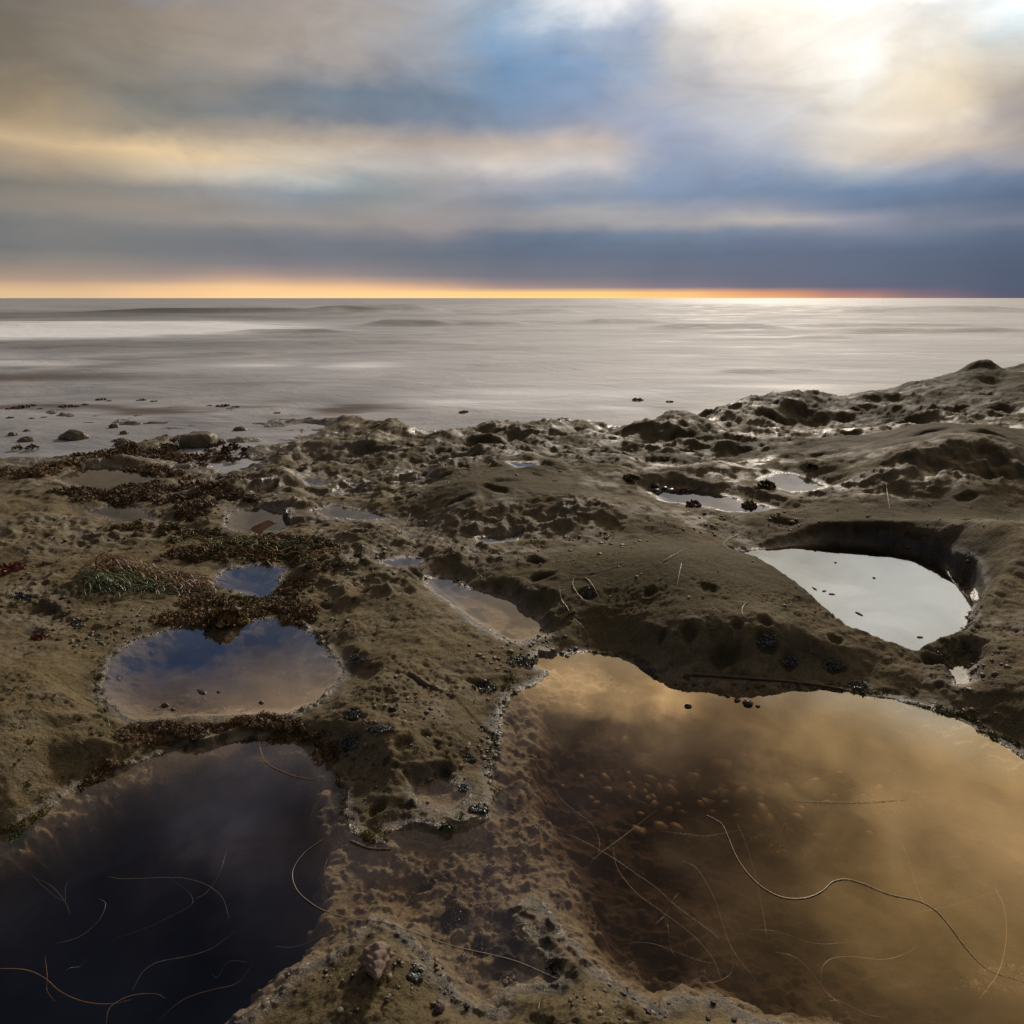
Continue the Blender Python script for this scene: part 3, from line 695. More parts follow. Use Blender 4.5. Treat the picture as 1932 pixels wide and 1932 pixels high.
def pool_material():
    m, nt, L = new_mat('pool_water')
    fr = N(nt, 'ShaderNodeFresnel'); fr.inputs[0].default_value = 2.05
    tr = N(nt, 'ShaderNodeBsdfTransparent')
    gl = N(nt, 'ShaderNodeBsdfGlossy'); gl.inputs['Roughness'].default_value = 0.015
    tc = N(nt, 'ShaderNodeTexCoord')
    nz = N(nt, 'ShaderNodeTexNoise', inp={'Scale': 9.0, 'Detail': 2.0}); L(tc.outputs['Object'], nz.inputs['Vector'])
    bp = N(nt, 'ShaderNodeBump'); bp.inputs['Strength'].default_value = 0.02; bp.inputs['Distance'].default_value = 0.01
    L(nz.outputs[0], bp.inputs['Height']); L(bp.outputs[0], gl.inputs['Normal'])
    geo = N(nt, 'ShaderNodeNewGeometry')
    mx = N(nt, 'ShaderNodeMixShader')
    nsep = N(nt, 'ShaderNodeSeparateXYZ'); L(geo.outputs['True Normal'], nsep.inputs[0])
    top = math_node(nt, 'GREATER_THAN', nsep.outputs[2], 0.7)            # only the surface mirrors, not the hidden sides
    L(math_node(nt, 'MULTIPLY', fr.outputs[0], math_node(nt, 'MULTIPLY', top, math_node(nt, 'SUBTRACT', 1.0, geo.outputs['Backfacing']))), mx.inputs[0])
    L(tr.outputs[0], mx.inputs[1]); L(gl.outputs[0], mx.inputs[2])
    va = N(nt, 'ShaderNodeVolumeAbsorption'); va.inputs['Color'].default_value = (0.62, 0.52, 0.41, 1); va.inputs['Density'].default_value = 13.0
    o = N(nt, 'ShaderNodeOutputMaterial'); L(mx.outputs[0], o.inputs[0]); L(va.outputs[0], o.inputs['Volume'])
    return m


def sea_material():
    m, nt, L = new_mat('sea_water')
    tc = N(nt, 'ShaderNodeTexCoord')
    at1 = N(nt, 'ShaderNodeAttribute', attribute_name='foam_glow'); s1 = N(nt, 'ShaderNodeSeparateColor'); L(at1.outputs['Color'], s1.inputs[0])
    mp = N(nt, 'ShaderNodeMapping'); mp.inputs['Scale'].default_value = (0.6, 0.8, 1.0); L(tc.outputs['Object'], mp.inputs['Vector'])
    n1 = N(nt, 'ShaderNodeTexNoise', inp={'Scale': 1.3, 'Detail': 8.0, 'Roughness': 0.62, 'Distortion': 0.7}); L(mp.outputs[0], n1.inputs['Vector'])
    mp2 = N(nt, 'ShaderNodeMapping'); mp2.inputs['Scale'].default_value = (0.11, 0.19, 1.0); L(tc.outputs['Object'], mp2.inputs['Vector'])
    n2 = N(nt, 'ShaderNodeTexNoise', inp={'Scale': 1.0, 'Detail': 6.0, 'Roughness': 0.55, 'Distortion': 0.5}); L(mp2.outputs[0], n2.inputs['Vector'])
    streak = math_node(nt, 'MULTIPLY_ADD', n1.outputs[0], 2.6, -0.95, clamp=True)
    f2 = math_node(nt, 'MULTIPLY_ADD', n2.outputs[0], 2.6, -0.8, clamp=True)
    c = mixc(nt, f2, (0.14, 0.148, 0.165), (0.46, 0.48, 0.53))
    c = mixc(nt, math_node(nt, 'MULTIPLY', streak, 0.45), c, (0.72, 0.71, 0.70))
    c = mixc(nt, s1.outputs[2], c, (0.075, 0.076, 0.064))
    c = mixc(nt, s1.outputs[1], c, (0.085, 0.062, 0.045))
    c = mixc(nt, s1.outputs[0], c, (0.90, 0.95, 1.0))
    b = N(nt, 'ShaderNodeBsdfPrincipled'); L(c, b.inputs['Base Color'])
    b.inputs['IOR'].default_value = 1.33
    L(math_node(nt, 'MULTIPLY_ADD', s1.outputs[0], 0.5, math_node(nt, 'MULTIPLY_ADD', streak, 0.12, 0.63)), b.inputs['Roughness'])
    bp = N(nt, 'ShaderNodeBump'); bp.inputs['Strength'].default_value = 0.6; bp.inputs['Distance'].default_value = 0.3
    L(math_node(nt, 'ADD', math_node(nt, 'MULTIPLY', n1.outputs[0], 0.35), n2.outputs[0]), bp.inputs['Height']); L(bp.outputs[0], b.inputs['Normal'])
    o = N(nt, 'ShaderNodeOutputMaterial'); L(b.outputs[0], o.inputs[0])
    return m


M = dict(
    rock=rock_material(), pool=pool_material(), sea=sea_material(),
    turf=simple('brown_turf_weed', (0.040, 0.024, 0.013), (0.185, 0.112, 0.05), 0.65, 22, 0.0, spec=.25),
    turf_green=simple('olive_turf_weed', (0.042, 0.037, 0.011), (0.165, 0.14, 0.04), 0.65, 22, 0.0, spec=.25),
    turf_red=simple('red_weed', (0.06, 0.02, 0.016), (0.20, 0.075, 0.055), 0.65, 60, 0.0, spec=.25),
    lettuce=simple('green_weed', (0.02, 0.06, 0.008), (0.07, 0.15, 0.02), 0.35, 60, 0.2),
    coral=simple('pink_coralline_weed', (0.11, 0.065, 0.045), (0.28, 0.19, 0.145), 0.6, 50, 0.3),
    grass_green=simple('green_surfgrass', (0.035, 0.06, 0.012), (0.11, 0.13, 0.03), 0.35, 30, 0.1),
    grass_brown=simple('orange_brown_surfgrass', (0.11, 0.055, 0.018), (0.34, 0.18, 0.055), 0.4, 30, 0.1),
    grass_pale=simple('bleached_surfgrass', (0.07, 0.052, 0.03), (0.20, 0.155, 0.10), 0.35, 90, 0.1),
    grass_white=simple('white_surfgrass', (0.14, 0.105, 0.065), (0.35, 0.28, 0.20), 0.35, 90, 0.1),
    grass_dark=simple('dark_surfgrass', (0.035, 0.022, 0.014), (0.10, 0.065, 0.04), 0.4, 60, 0.1),
    twig=simple('waterlogged_wood', (0.03, 0.020, 0.012), (0.095, 0.06, 0.035), 0.5, 90, 0.4),
    kelp=simple('kelp_blade', (0.24, 0.095, 0.02), (0.40, 0.18, 0.04), 0.4, 30, 0.2),
    shell=simple('whelk_shell', (0.085, 0.060, 0.045), (0.24, 0.16, 0.12), 0.45, 55, 0.5),
    purple=simple('purple_snail_shell', (0.06, 0.035, 0.038), (0.20, 0.12, 0.12), 0.4, 120, 0.3),
    stripe=simple('banded_snail_shell', (0.05, 0.04, 0.02), (0.22, 0.17, 0.08), 0.4, 120, 0.3),
    dark=simple('black_shell', (0.012, 0.011, 0.010), (0.045, 0.04, 0.035), 0.35, 140, 0.3),
    mussel=simple('blue_black_mussel', (0.015, 0.018, 0.022), (0.16, 0.16, 0.15), 0.22, 160, 0.2),
    limpet=simple('grey_limpet', (0.08, 0.07, 0.05), (0.24, 0.20, 0.15), 0.5, 160, 0.4),
    pebble=simple('pebble', (0.20, 0.145, 0.08), (0.42, 0.32, 0.19), 0.45, 40, 0.2),
    boulder=simple('reef_boulder', (0.045, 0.036, 0.02), (0.14, 0.11, 0.06), 0.6, 22, 0.6, dist=0.01),
)

# ------------------------------------------------------------------ mesh helpers
def mesh_np(name, verts, faces, smooth=True):
    """faces: (n,3) or (n,4) integer array"""
    me = bpy.data.meshes.new(name)
    v = np.asarray(verts, np.float32); f = np.asarray(faces, np.int32); k = f.shape[1]
    me.vertices.add(len(v)); me.vertices.foreach_set('co', v.ravel())
    me.loops.add(f.size); me.loops.foreach_set('vertex_index', f.ravel())
    me.polygons.add(len(f)); me.polygons.foreach_set('loop_start', np.arange(0, f.size, k, dtype=np.int32))
    me.update(calc_edges=True); me.validate()
    me.polygons.foreach_set('use_smooth', np.full(len(me.polygons), bool(smooth)))
    return me


def link(name, me, mat=None, parent=None, loc=None, label=None, cat=None, group=None, kind=None):
    o = bpy.data.objects.new(name, me); COL.objects.link(o)
    if mat is not None and me is not None and not me.materials: me.materials.append(mat)
    if parent is not None: o.parent = parent
    if loc is not None: o.location = loc
    for k, v in (('label', label), ('category', cat), ('group', group), ('kind', kind)):
        if v: o[k] = v
    return o


def grid_faces(nr, nc, wrap=False):
    i = np.arange(nr - 1)[:, None]; j = np.arange(nc if wrap else nc - 1)[None, :]
    a = i * nc + j; b = i * nc + (j + 1) % nc
    return np.stack([a, b, b + nc, a + nc], -1).reshape(-1, 4)


# ------------------------------------------------------------------ the rock shelf
me = mesh_np('rock_shelf', np.stack([X, Y, H], -1).reshape(-1, 3), grid_faces(NR, NC))
above = H - np.where(level_here > -5, level_here, SEA)
wet = np.clip(sstep(0.035, 0.0, np.maximum(near_water, 0)) * 0.9
              + sstep(0.05, 0.005, H - SEA) * 0.9
              + np.clip(0.25 + 0.9 * fbm(X, Y, 3.0, 3, 101), 0, 1) * (0.30 + 0.65 * far) * (1 - .85 * matte) * sstep(0.25, 0.0, w3 - .35)
              + pitted * 0.35 * np.clip(.5 + fbm(X, Y, 5, 3, 105), 0, 1) * (1 - .6 * smooth_m), 0, 1)
in_water = near_water <= 0.002
wet = np.where(near_water < 0.0, wet * .2, wet)          # no gloss on rock under water
silt = np.where(in_water, sstep(0.06, 0.03, deepness), 0) * 0.9
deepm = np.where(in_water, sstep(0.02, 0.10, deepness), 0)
olive = np.clip(matte * 0.95 + 0.22 * np.clip(fbm(X, Y, 1.7, 3, 111) + .1, 0, 1) + pitmask * .5, 0, 1) * (~in_water)
pk = sstep(0.05, 0.35, fbm(X, Y, 18, 4, 121))
edge_deep = np.where(in_water, sstep(0.022, 0.04, deepness) * sstep(0.12, 0.06, deepness), 0)
pink = np.clip(edge_deep * pk * 0.55 + edge_band * sstep(.25, .6, fbm(X, Y, 25, 3, 125)) * .6, 0, 1)
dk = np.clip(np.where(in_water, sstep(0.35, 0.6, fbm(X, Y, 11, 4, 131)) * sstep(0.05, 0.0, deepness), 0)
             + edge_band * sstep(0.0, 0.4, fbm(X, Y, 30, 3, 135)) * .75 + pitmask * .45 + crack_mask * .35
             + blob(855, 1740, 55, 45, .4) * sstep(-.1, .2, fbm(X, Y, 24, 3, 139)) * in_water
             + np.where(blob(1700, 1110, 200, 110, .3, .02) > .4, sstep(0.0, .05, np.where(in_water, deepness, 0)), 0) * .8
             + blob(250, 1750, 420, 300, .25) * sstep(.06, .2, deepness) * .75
             + blob(1710, 1035, 190, 42, .4, .04) * sstep(.09, .0, near_water) * (near_water > 0) * .85  # far wall of the deep pale pool: its shade painted in as dark colour
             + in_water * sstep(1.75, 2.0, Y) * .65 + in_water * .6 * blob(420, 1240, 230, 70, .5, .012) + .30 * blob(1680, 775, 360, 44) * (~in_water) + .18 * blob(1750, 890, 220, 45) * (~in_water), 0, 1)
one = np.ones_like(H)
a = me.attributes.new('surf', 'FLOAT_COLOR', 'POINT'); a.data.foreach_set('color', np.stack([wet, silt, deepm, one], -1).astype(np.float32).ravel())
a = me.attributes.new('film_shade', 'FLOAT_COLOR', 'POINT'); a.data.foreach_set('color', np.stack([olive, pink, dk, one], -1).astype(np.float32).ravel())
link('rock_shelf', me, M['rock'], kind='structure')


# ------------------------------------------------------------------ water
def water_sheet(name, poly, level, thick, cell, label, out=0.022):
    lo = poly.min(0) - out; hi = poly.max(0) + out
    nx = int((hi[0] - lo[0]) / cell) + 2; ny = int((hi[1] - lo[1]) / cell) + 2
    gx = lo[0] + np.arange(nx) * cell; gy = lo[1] + np.arange(ny) * cell
    CX, CY = np.meshgrid(gx[:-1] + cell / 2, gy[:-1] + cell / 2)
    keep = sdf(poly, CX, CY) < out
    used = {}; verts = []; faces = []
    def vid(i, j, k):
        q = (i, j, k)
        if q not in used:
            used[q] = len(verts); verts.append((gx[i], gy[j], level if k == 0 else level - thick))
        return used[q]
    for j, i in zip(*np.where(keep)):
        faces.append((vid(i, j, 0), vid(i + 1, j, 0), vid(i + 1, j + 1, 0), vid(i, j + 1, 0)))
        faces.append((vid(i, j + 1, 1), vid(i + 1, j + 1, 1), vid(i + 1, j, 1), vid(i, j, 1)))
        for di, dj, e0, e1 in ((-1, 0, (i, j + 1), (i, j)), (1, 0, (i + 1, j), (i + 1, j + 1)), (0, -1, (i, j), (i + 1, j)), (0, 1, (i + 1, j + 1), (i, j + 1))):
            a_, b_ = j + dj, i + di
            if a_ < 0 or b_ < 0 or a_ >= keep.shape[0] or b_ >= keep.shape[1] or not keep[a_, b_]:
                faces.append((vid(*e0, 1), vid(*e1, 1), vid(*e1, 0), vid(*e0, 0)))
    link(name, mesh_np(name, verts, faces, smooth=False), M['pool'], label=label, kind='structure')


water_sheet('tide_pool_water', pf, 0.0, 0.6, 0.02, 'still brown water of the large near pool and the dark pool joined to it')
for (lab, _l, pts, rim, dep), p, lev in zip(POOLS, POOL_POLY, LEVELS):
    size = np.ptp(p, axis=0).min()
    water_sheet('tide_pool_water', p, lev, dep * 1.3 + 0.06, max(0.008, size / 30), lab, out=min(0.018, 0.008 + size * 0.06))


def sea_height(x, y, want_face=False):
    """long exposure leaves only the standing shape of the swells"""
    z = np.full(x.shape, SEA); face = np.zeros(x.shape)
    amp = sstep(4, 30, y)
    z = z + amp * 0.05 * fbm(x * 0.25, y, 0.35, 3, 201) * sstep(400, 60, y)
    for px0, px1, py, h, w in SWELLS:
        cx0, cy = at(px0, py, SEA); cx1, _ = at(px1, py, SEA)
        yy = y - cy - 0.03 * cy * perlin(x * 0.12, y * 0 + cy, 205)
        e = sstep(cx0 - 0.12 * abs(cx1 - cx0), cx0 + 0.25 * abs(cx1 - cx0), x) * sstep(cx1 + 0.12 * abs(cx1 - cx0), cx1 - 0.25 * abs(cx1 - cx0), x)
        front = np.where(yy < 0, w * 0.5, w * 1.6)
        z = z + h * e * np.exp(-(yy / front) ** 2)
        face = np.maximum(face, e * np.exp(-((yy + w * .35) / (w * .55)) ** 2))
    return (z, face) if want_face else z


SWELLS = [(-300,470,618,.16,2.2),(430,650,627,.10,.8),(590,830,588,.55,3.5),(180,620,588,.30,3.5),(690,860,612,.16,1.4),(860,1000,612,.10,1.4),(1220,1480,621,.17,1.1),(1560,1980,588,.42,3.0),(1550,1960,626,.10,1.0),(1100,1260,608,.14,1.5),(1480,1900,617,.12,1.2),(966,1300,580,.3,4.0),(1490,1600,636,.05,.7),(1350,1560,700,.03,.5),(950,1100,590,.25,3.0)]
sy = 1.0 / np.linspace(1 / 2.45, 1 / 12000.0, 430)
st = np.concatenate([np.linspace(-5, -1.1, 12), np.linspace(-1, 1, 330), np.linspace(1.1, 5, 12)])
SXg = st[None, :] * (1.2 + 0.92 * np.maximum(sy, 1))[:, None]; SYg = np.repeat(sy[:, None], len(st), 1)
SZ, FACE = sea_height(SXg, SYg, True)
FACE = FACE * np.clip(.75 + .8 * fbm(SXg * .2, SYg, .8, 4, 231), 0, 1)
sme = mesh_np('sea', np.stack([SXg, SYg, SZ], -1).reshape(-1, 3), grid_faces(len(sy), len(st)))
fz = lambda px, py, rx, ry, soft: blob(px, py, rx, ry, soft, SEA, SXg, SYg)
fnoise = 0.55 + 0.6 * fbm(SXg * 0.3, SYg, 1.1, 4, 211)
foam_glow = np.clip(1.5 * fz(150, 622, 330, 14, .6) * np.clip(0.1 + 1.25 * fnoise, 0, 1.2) + fz(60, 628, 230, 11, .6) * (.3 + .5 * fnoise) + fz(430, 621, 150, 6, .7) * (.2 + .7 * fnoise), 0, 1)
foam_glow = foam_glow + np.clip(fnoise - .1, 0, 1) * (.6 * fz(1450, 660, 620, 60, .7) + .5 * fz(1400, 590, 700, 18, .7))  # right-hand sea: reflected sky glow painted in as pale colour
foam_glow = foam_glow + 0.85 * np.clip(fnoise, 0, 1) * (fz(1100, 740, 260, 30, .8) + fz(960, 760, 180, 16, .7) + fz(680, 690, 60, 6, .8) + fz(480, 688, 60, 5, .8) + fz(60, 685, 120, 5, .7) + fz(1180, 770, 60, 20, .7))
weedy = np.clip(fz(40, 712, 220, 8, .7) * .8 + (fz(250, 770, 560, 16, .6) * .9 + fz(1230, 765, 120, 9, .7) * .7 + fz(660, 775, 160, 12, .6) * .6) * np.clip(.3 + 1.2 * fbm(SXg * .35, SYg, 2.6, 4, 221), 0, 1), 0, 1)
a = sme.attributes.new('foam_glow', 'FLOAT_COLOR', 'POINT')
a.data.foreach_set('color', np.stack([np.clip(foam_glow, 0, 1), weedy, np.clip(FACE + .55 * fz(250, 594, 520, 9, .7) + .4 * fz(300, 652, 420, 9, .8), 0, 1) * (1 - np.clip(foam_glow * 1.5, 0, 1)), 0 * foam_glow + 1], -1).astype(np.float32).ravel())
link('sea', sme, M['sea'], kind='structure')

# ------------------------------------------------------------------ builders of the things
def smooth_line(pts, n):
    p = np.asarray(pts, float)
    if len(p) == 2: p = np.stack([p[0], (p[0] + p[1]) / 2 + 0.02 * np.linalg.norm(p[1] - p[0]) * np.array([1, 0, 0][:p.shape[1]]), p[1]])
    q = np.vstack([2 * p[0] - p[1], p, 2 * p[-1] - p[-2]])
    out = []
    m = len(p) - 1
    for k in range(n + 1):
        t = k / n * m; i = min(int(t), m - 1); f = t - i
        a, b, c, d = q[i], q[i + 1], q[i + 2], q[i + 3]
        out.append(0.5 * ((2 * b) + (c - a) * f + (2 * a - 5 * b + 4 * c - d) * f * f + (3 * b - a - 3 * c + d) * f ** 3))
    return np.array(out)


def tube(path, r0, r1=None, sides=5, flat=1.0):
    """closed tapering tube along a 3-D path -> verts, quads"""
    p = np.asarray(path, float); n = len(p); r1 = r0 if r1 is None else r1
    tg = np.gradient(p, axis=0); tg /= np.linalg.norm(tg, axis=1)[:, None] + 1e-9
    up = np.tile([0.0, 0, 1], (n, 1)); up[np.abs(tg[:, 2]) > .95] = (1, 0, 0)
    sd_ = np.cross(tg, up); sd_ /= np.linalg.norm(sd_, axis=1)[:, None] + 1e-9
    nu = np.cross(sd_, tg)
    rr = np.linspace(r0, r1, n) if np.isscalar(r0) else np.asarray(r0)
    an = np.arange(sides) / sides * 2 * np.pi
    v = p[:, None] + rr[:, None, None] * (np.cos(an)[None, :, None] * sd_[:, None] + flat * np.sin(an)[None, :, None] * nu[:, None])
    return v.reshape(-1, 3), grid_faces(n, sides, True)


def merge(parts):
    V, F, o = [], [], 0
    for v, f in parts:
        V.append(v); F.append(np.asarray(f) + o); o += len(v)
    return np.concatenate(V), np.concatenate(F)


def strand(name, pts, mode, width, mat, label, group=None, cat='strand', depth=0.03, n=None, parent=None):
    """pts as seen; mode: 'float' on the water, 'sunk' below it, 'rock' lying on the shelf"""
    w3 = []
    for px, py in pts:
        if mode == 'rock': x, y, z = unproj(min(px, 1990), min(py, 1990)); z += width * 0.8
        elif mode == 'float': x, y = at(px, py, 0.001); z = 0.0012
        else: x, y = at(px, py, -depth); z = -depth
        w3.append((float(x), float(y), float(z)))
    n = n or max(14, 7 * len(pts))
    path = smooth_line(w3, n)
    if mode == 'rock':
        h = hgt(path[:, 0], path[:, 1]); path[:, 2] = np.maximum(path[:, 2], h + width * 0.7)
    elif mode == 'sunk':
        h = hgt(path[:, 0], path[:, 1]); path[:, 2] = np.minimum(np.maximum(path[:, 2], h + .002), -0.002)
        path[:, 2] += 0.004 * np.sin(np.linspace(0, 7, n + 1))
        path[:, 2] = np.minimum(path[:, 2], -0.0015)
    else:
        h = hgt(path[:, 0], path[:, 1]); path[:, 2] = np.maximum(path[:, 2], h + width * 0.6)
    base = path[0].copy()
    width = width * (.30 if mode == 'sunk' else .45 if mode == 'float' else .6)
    v, f = tube(path - base, np.concatenate([np.linspace(.5, 1, n // 4), np.ones(n + 1 - 2 * (n // 4)), np.linspace(1, .35, n // 4)]) * width, sides=5, flat=0.55)
    return link(name, mesh_np(name, v, f), mat, loc=base, label=label, cat=cat, group=group)


def tuft_mesh(name, radius, n, seed, leaf=0.35, height=0.8, spread=1.0, curl=0.5):
    """bushy clump: many small bent fronds growing outward from its base"""
    g = np.random.default_rng(seed)
    th = g.uniform(0, 2 * np.pi, n); rr = radius * np.sqrt(g.uniform(0, 1, n)) * spread
    hh = height * radius * (0.25 + 0.75 * (1 - (rr / radius / max(spread, .01)) ** 2)) * g.uniform(.55, 1.1, n)
    bx, by = rr * np.cos(th), rr * np.sin(th)
    bump = 1 + 0.45 * perlin(bx / radius * 2.2, by / radius * 2.2, seed)
    hh = hh * bump
    c = np.stack([bx, by, hh], 1)
    d = np.stack([np.cos(th) * .7, np.sin(th) * .7, g.uniform(.0, 1.1, n)], 1) + g.normal(0, .5, (n, 3))
    d /= np.linalg.norm(d, axis=1)[:, None]
    sd_ = np.cross(d, g.normal(0, 1, (n, 3))); sd_ /= np.linalg.norm(sd_, axis=1)[:, None] + 1e-9
    L_ = radius * leaf * g.uniform(.6, 1.3, n)[:, None]; W_ = L_ * g.uniform(.28, .5, n)[:, None]
    nn = np.cross(d, sd_)
    p0 = c - d * L_ * .6; p1 = c + nn * L_ * curl * .25; p2 = c + d * L_ * .7 - nn * L_ * curl * .3
    v = np.stack([p0 - sd_ * W_ * .35, p0 + sd_ * W_ * .35, p1 + sd_ * W_, p1 - sd_ * W_, p2 + sd_ * W_ * .55, p2 - sd_ * W_ * .55], 1)
    f = np.array([[0, 1, 2, 3], [3, 2, 4, 5]])[None] + 6 * np.arange(n)[:, None, None]
    v = v.reshape(-1, 3)
    v[:, 2] = np.maximum(v[:, 2], -radius * .25)
    return v, f.reshape(-1, 4)


def knob_tuft(k):
    """a knobby cushion of weed: lumpy heart with short fronds on it"""
    v, f = tuft_mesh('tuft', 1.0, 46, 300 + k, leaf=.23, height=.75)
    bm = bmesh.new(); bmesh.ops.create_icosphere(bm, subdivisions=1, radius=1.0)
    n = np.array([w.co[:] for w in bm.verts]); q = np.array([[w.index for w in t.verts] + [t.verts[2].index] for t in bm.faces]); bm.free()
    d = 1 + .45 * perlin(n[:, 0] * 2.3 + n[:, 2] * 2, n[:, 1] * 2.3 - n[:, 2] * 2, 31 + k)
    return np.concatenate([v, n * d[:, None] * (.82, .82, .62)]), f, q[:, :3] + len(v)


TUFTS = [knob_tuft(k) for k in range(8)]


def turf(name, spots, mat, label, seed, size, sink=0.25, tilt=0.3):
    """an uncountable cover of small tufts as one object; spots: list of x, y, z"""
    g = np.random.default_rng(seed); parts = []
    for x, y, z in spots:
        v, f, q = TUFTS[g.integers(len(TUFTS))]; f = np.concatenate([f[:, [0, 1, 2]], f[:, [0, 2, 3]], q])
        r = size * (.45 + 1.1 * g.uniform() ** 1.6) * (0.75 + 0.12 * y); a = g.uniform(0, 6.28)
        ca, sa = math.cos(a), math.sin(a)
        w = np.stack([v[:, 0] * ca - v[:, 1] * sa, v[:, 0] * sa + v[:, 1] * ca, v[:, 2] * g.uniform(.7, 1.15)], 1) * r
        parts.append((w + (x, y, z - r * sink), f))
    v, f = merge(parts)
    return link(name, mesh_np(name, v, f, smooth=False), mat, label=label, kind='stuff')


def scatter(px, py, rx, ry, n, seed, dens=0.0, freq=6.0, zmin=-9.0, surface=None, keep=None):
    """ground points inside an ellipse as seen, broken up by noise"""
    g = np.random.default_rng(seed); out = []
    k = 0
    while len(out) < n and k < n * 12:
        k += 1
        a, r = g.uniform(0, 6.28), math.sqrt(g.uniform())
        qx, qy = px + rx * r * math.cos(a), py + ry * r * math.sin(a)
        z = 0.0
        for _ in range(4):
            x, y = at(qx, qy, z); z = float(hgt(x, y))
        x, y = float(x), float(y)
        if surface is not None: z = max(z, surface)
        if z < zmin: continue
        if float(fbm(np.array([x]), np.array([y]), freq, 2, seed % 50)[0]) < dens + 0.5 * (r - .6): continue
        if keep is not None and not keep(x, y): continue
        out.append((x, y, z))
    return out


def on_land(x, y):
    i = min(np.searchsorted(ys, y), NR - 1); j = min(np.searchsorted(ts, x / (0.42 + 0.86 * max(y, .3))), NC - 1)
    return near_water[i, j] > -0.008


# ------------------------------------------------------------------ turf weed beds (too fine to count)
belt = []
for (px, py, rx, ry, n) in [(40,893,60,8,60),(110,880,50,7,60),(200,862,70,10,110),(270,848,60,10,110),(340,860,60,11,90),(400,868,50,9,50),(290,890,60,10,60)]:
    belt += scatter(px, py, rx, ry, n, px + py, -.25, surface=SEA, keep=on_land)
turf('turf_weed', belt, M['turf'], 'dark brown turf weed banked along the seaward rim of the left pool', 1, 0.026)
belt = []
for (px, py, rx, ry, n) in [(150,928,60,9,70),(230,940,100,12,180),(330,925,120,14,260),(400,908,60,12,130),(270,945,70,6,60),(350,952,60,7,70),(420,940,70,7,70),(350,975,50,7,50)]:
    belt += scatter(px, py, rx, ry, n, px + py, -.25, surface=-.10, keep=on_land)
turf('turf_weed', belt, M['turf'], 'broad belt of brown turf weed between the grey left pools', 2, 0.021)
belt = []
for (px, py, rx, ry, n) in [(300,995,90,7,90),(370,1012,70,11,120),(480,1022,120,14,240),(560,1035,80,18,200),(440,1048,120,16,260),(350,1040,70,14,120),(590,1060,60,15,90)]:
    belt += scatter(px, py, rx, ry, n, px + py, -.2, keep=on_land)
turf('turf_weed', belt[::2], M['turf'], 'brown half of the mixed turf weed round the kelp blade', 3, 0.016)
turf('turf_weed', belt[1::2], M['turf_green'], 'olive half of the mixed turf weed round the kelp blade', 4, 0.0155)
belt = []
for (px, py, rx, ry, n) in [(400,1135,110,12,150),(440,1150,90,14,170),(410,1168,60,14,130),(340,1165,70,14,70),(530,1135,50,14,70),(560,1160,40,16,60),(560,1110,40,25,70)]:
    belt += scatter(px, py, rx, ry, n, px + py, -.25)
turf('turf_weed', belt[::3], M['turf_green'], 'olive tufts along the upper shore of the oval pool', 5, 0.015)
turf('turf_weed', [b for i, b in enumerate(belt) if i % 3], M['turf'], 'brown tufts overhanging the upper shore of the oval pool', 6, 0.016)
belt = []
for (px, py, rx, ry, n) in [(400,1372,160,12,260),(500,1362,70,12,120),(300,1385,90,18,120),(200,1425,80,20,70),(560,1385,60,14,90),(620,1430,25,40,60)]:
    belt += scatter(px, py, rx, ry, n, px + py, -.25)
turf('turf_weed', belt, M['turf'], 'ragged brown weed on the rock bar between oval pool and dark pool', 7, 0.0105)
belt = []
for (px, py, rx, ry, n) in [(1600,1305,200,9,110),(1800,1340,80,14,80),(1890,1395,60,14,60),(1240,1268,60,8,50),(610,1225,14,40,60),(640,1500,12,50,60),(700,1570,40,18,50),(60,1560,60,20,60),(1830,1150,25,60,110),(1780,1235,40,10,50),(1150,1235,60,6,30),(190,1290,14,60,50),(960,1320,14,60,40),(930,1440,12,60,40)]:
    belt += scatter(px, py, rx, ry, n, px + py, -.3, keep=on_land)
turf('rim_crust', belt, M['turf_green'], 'thin dark crust of weed along the pool rims', 8, 0.0085, sink=.45)


belt = []
for (px, py, rx, ry, n) in [(350,1010,330,110,200),(120,1180,120,90,50),(620,1080,120,70,60),(250,1400,120,60,40),(760,930,160,40,40)]:
    belt += scatter(px, py, rx, ry, n, px + py + 3, -.1, keep=on_land)
turf('weed_scraps', belt[::2], M['turf'], 'brown weed scraps strewn thinly over the left and middle rock', 12, 0.0085)
turf('weed_scraps', belt[1::2], M['turf_green'], 'olive weed scraps strewn thinly over the left and middle rock', 13, 0.008)


def rubble(spots, mat, label, seed, lo, hi):
    g = np.random.default_rng(seed); parts = []
    bm = bmesh.new(); bmesh.ops.create_icosphere(bm, subdivisions=1, radius=1.0)
    n = np.array([w.co[:] for w in bm.verts]); q = np.array([[w.index for w in t.verts] for t in bm.faces]); bm.free()
    for x, y, z in spots:
        r = lo + (hi - lo) * g.uniform() ** 3
        r *= .7 + .3 * y
        v = n * (1 + g.normal(0, .16, (len(n), 1))) * g.uniform(.6, 1.2, 3) * (1, 1, .6) * r
        parts.append((v + (x, y, z + r * .1), q))
    v, f = merge(parts)
    return link('rock_rubble', mesh_np('rock_rubble', v, f), mat, label=label, kind='stuff')


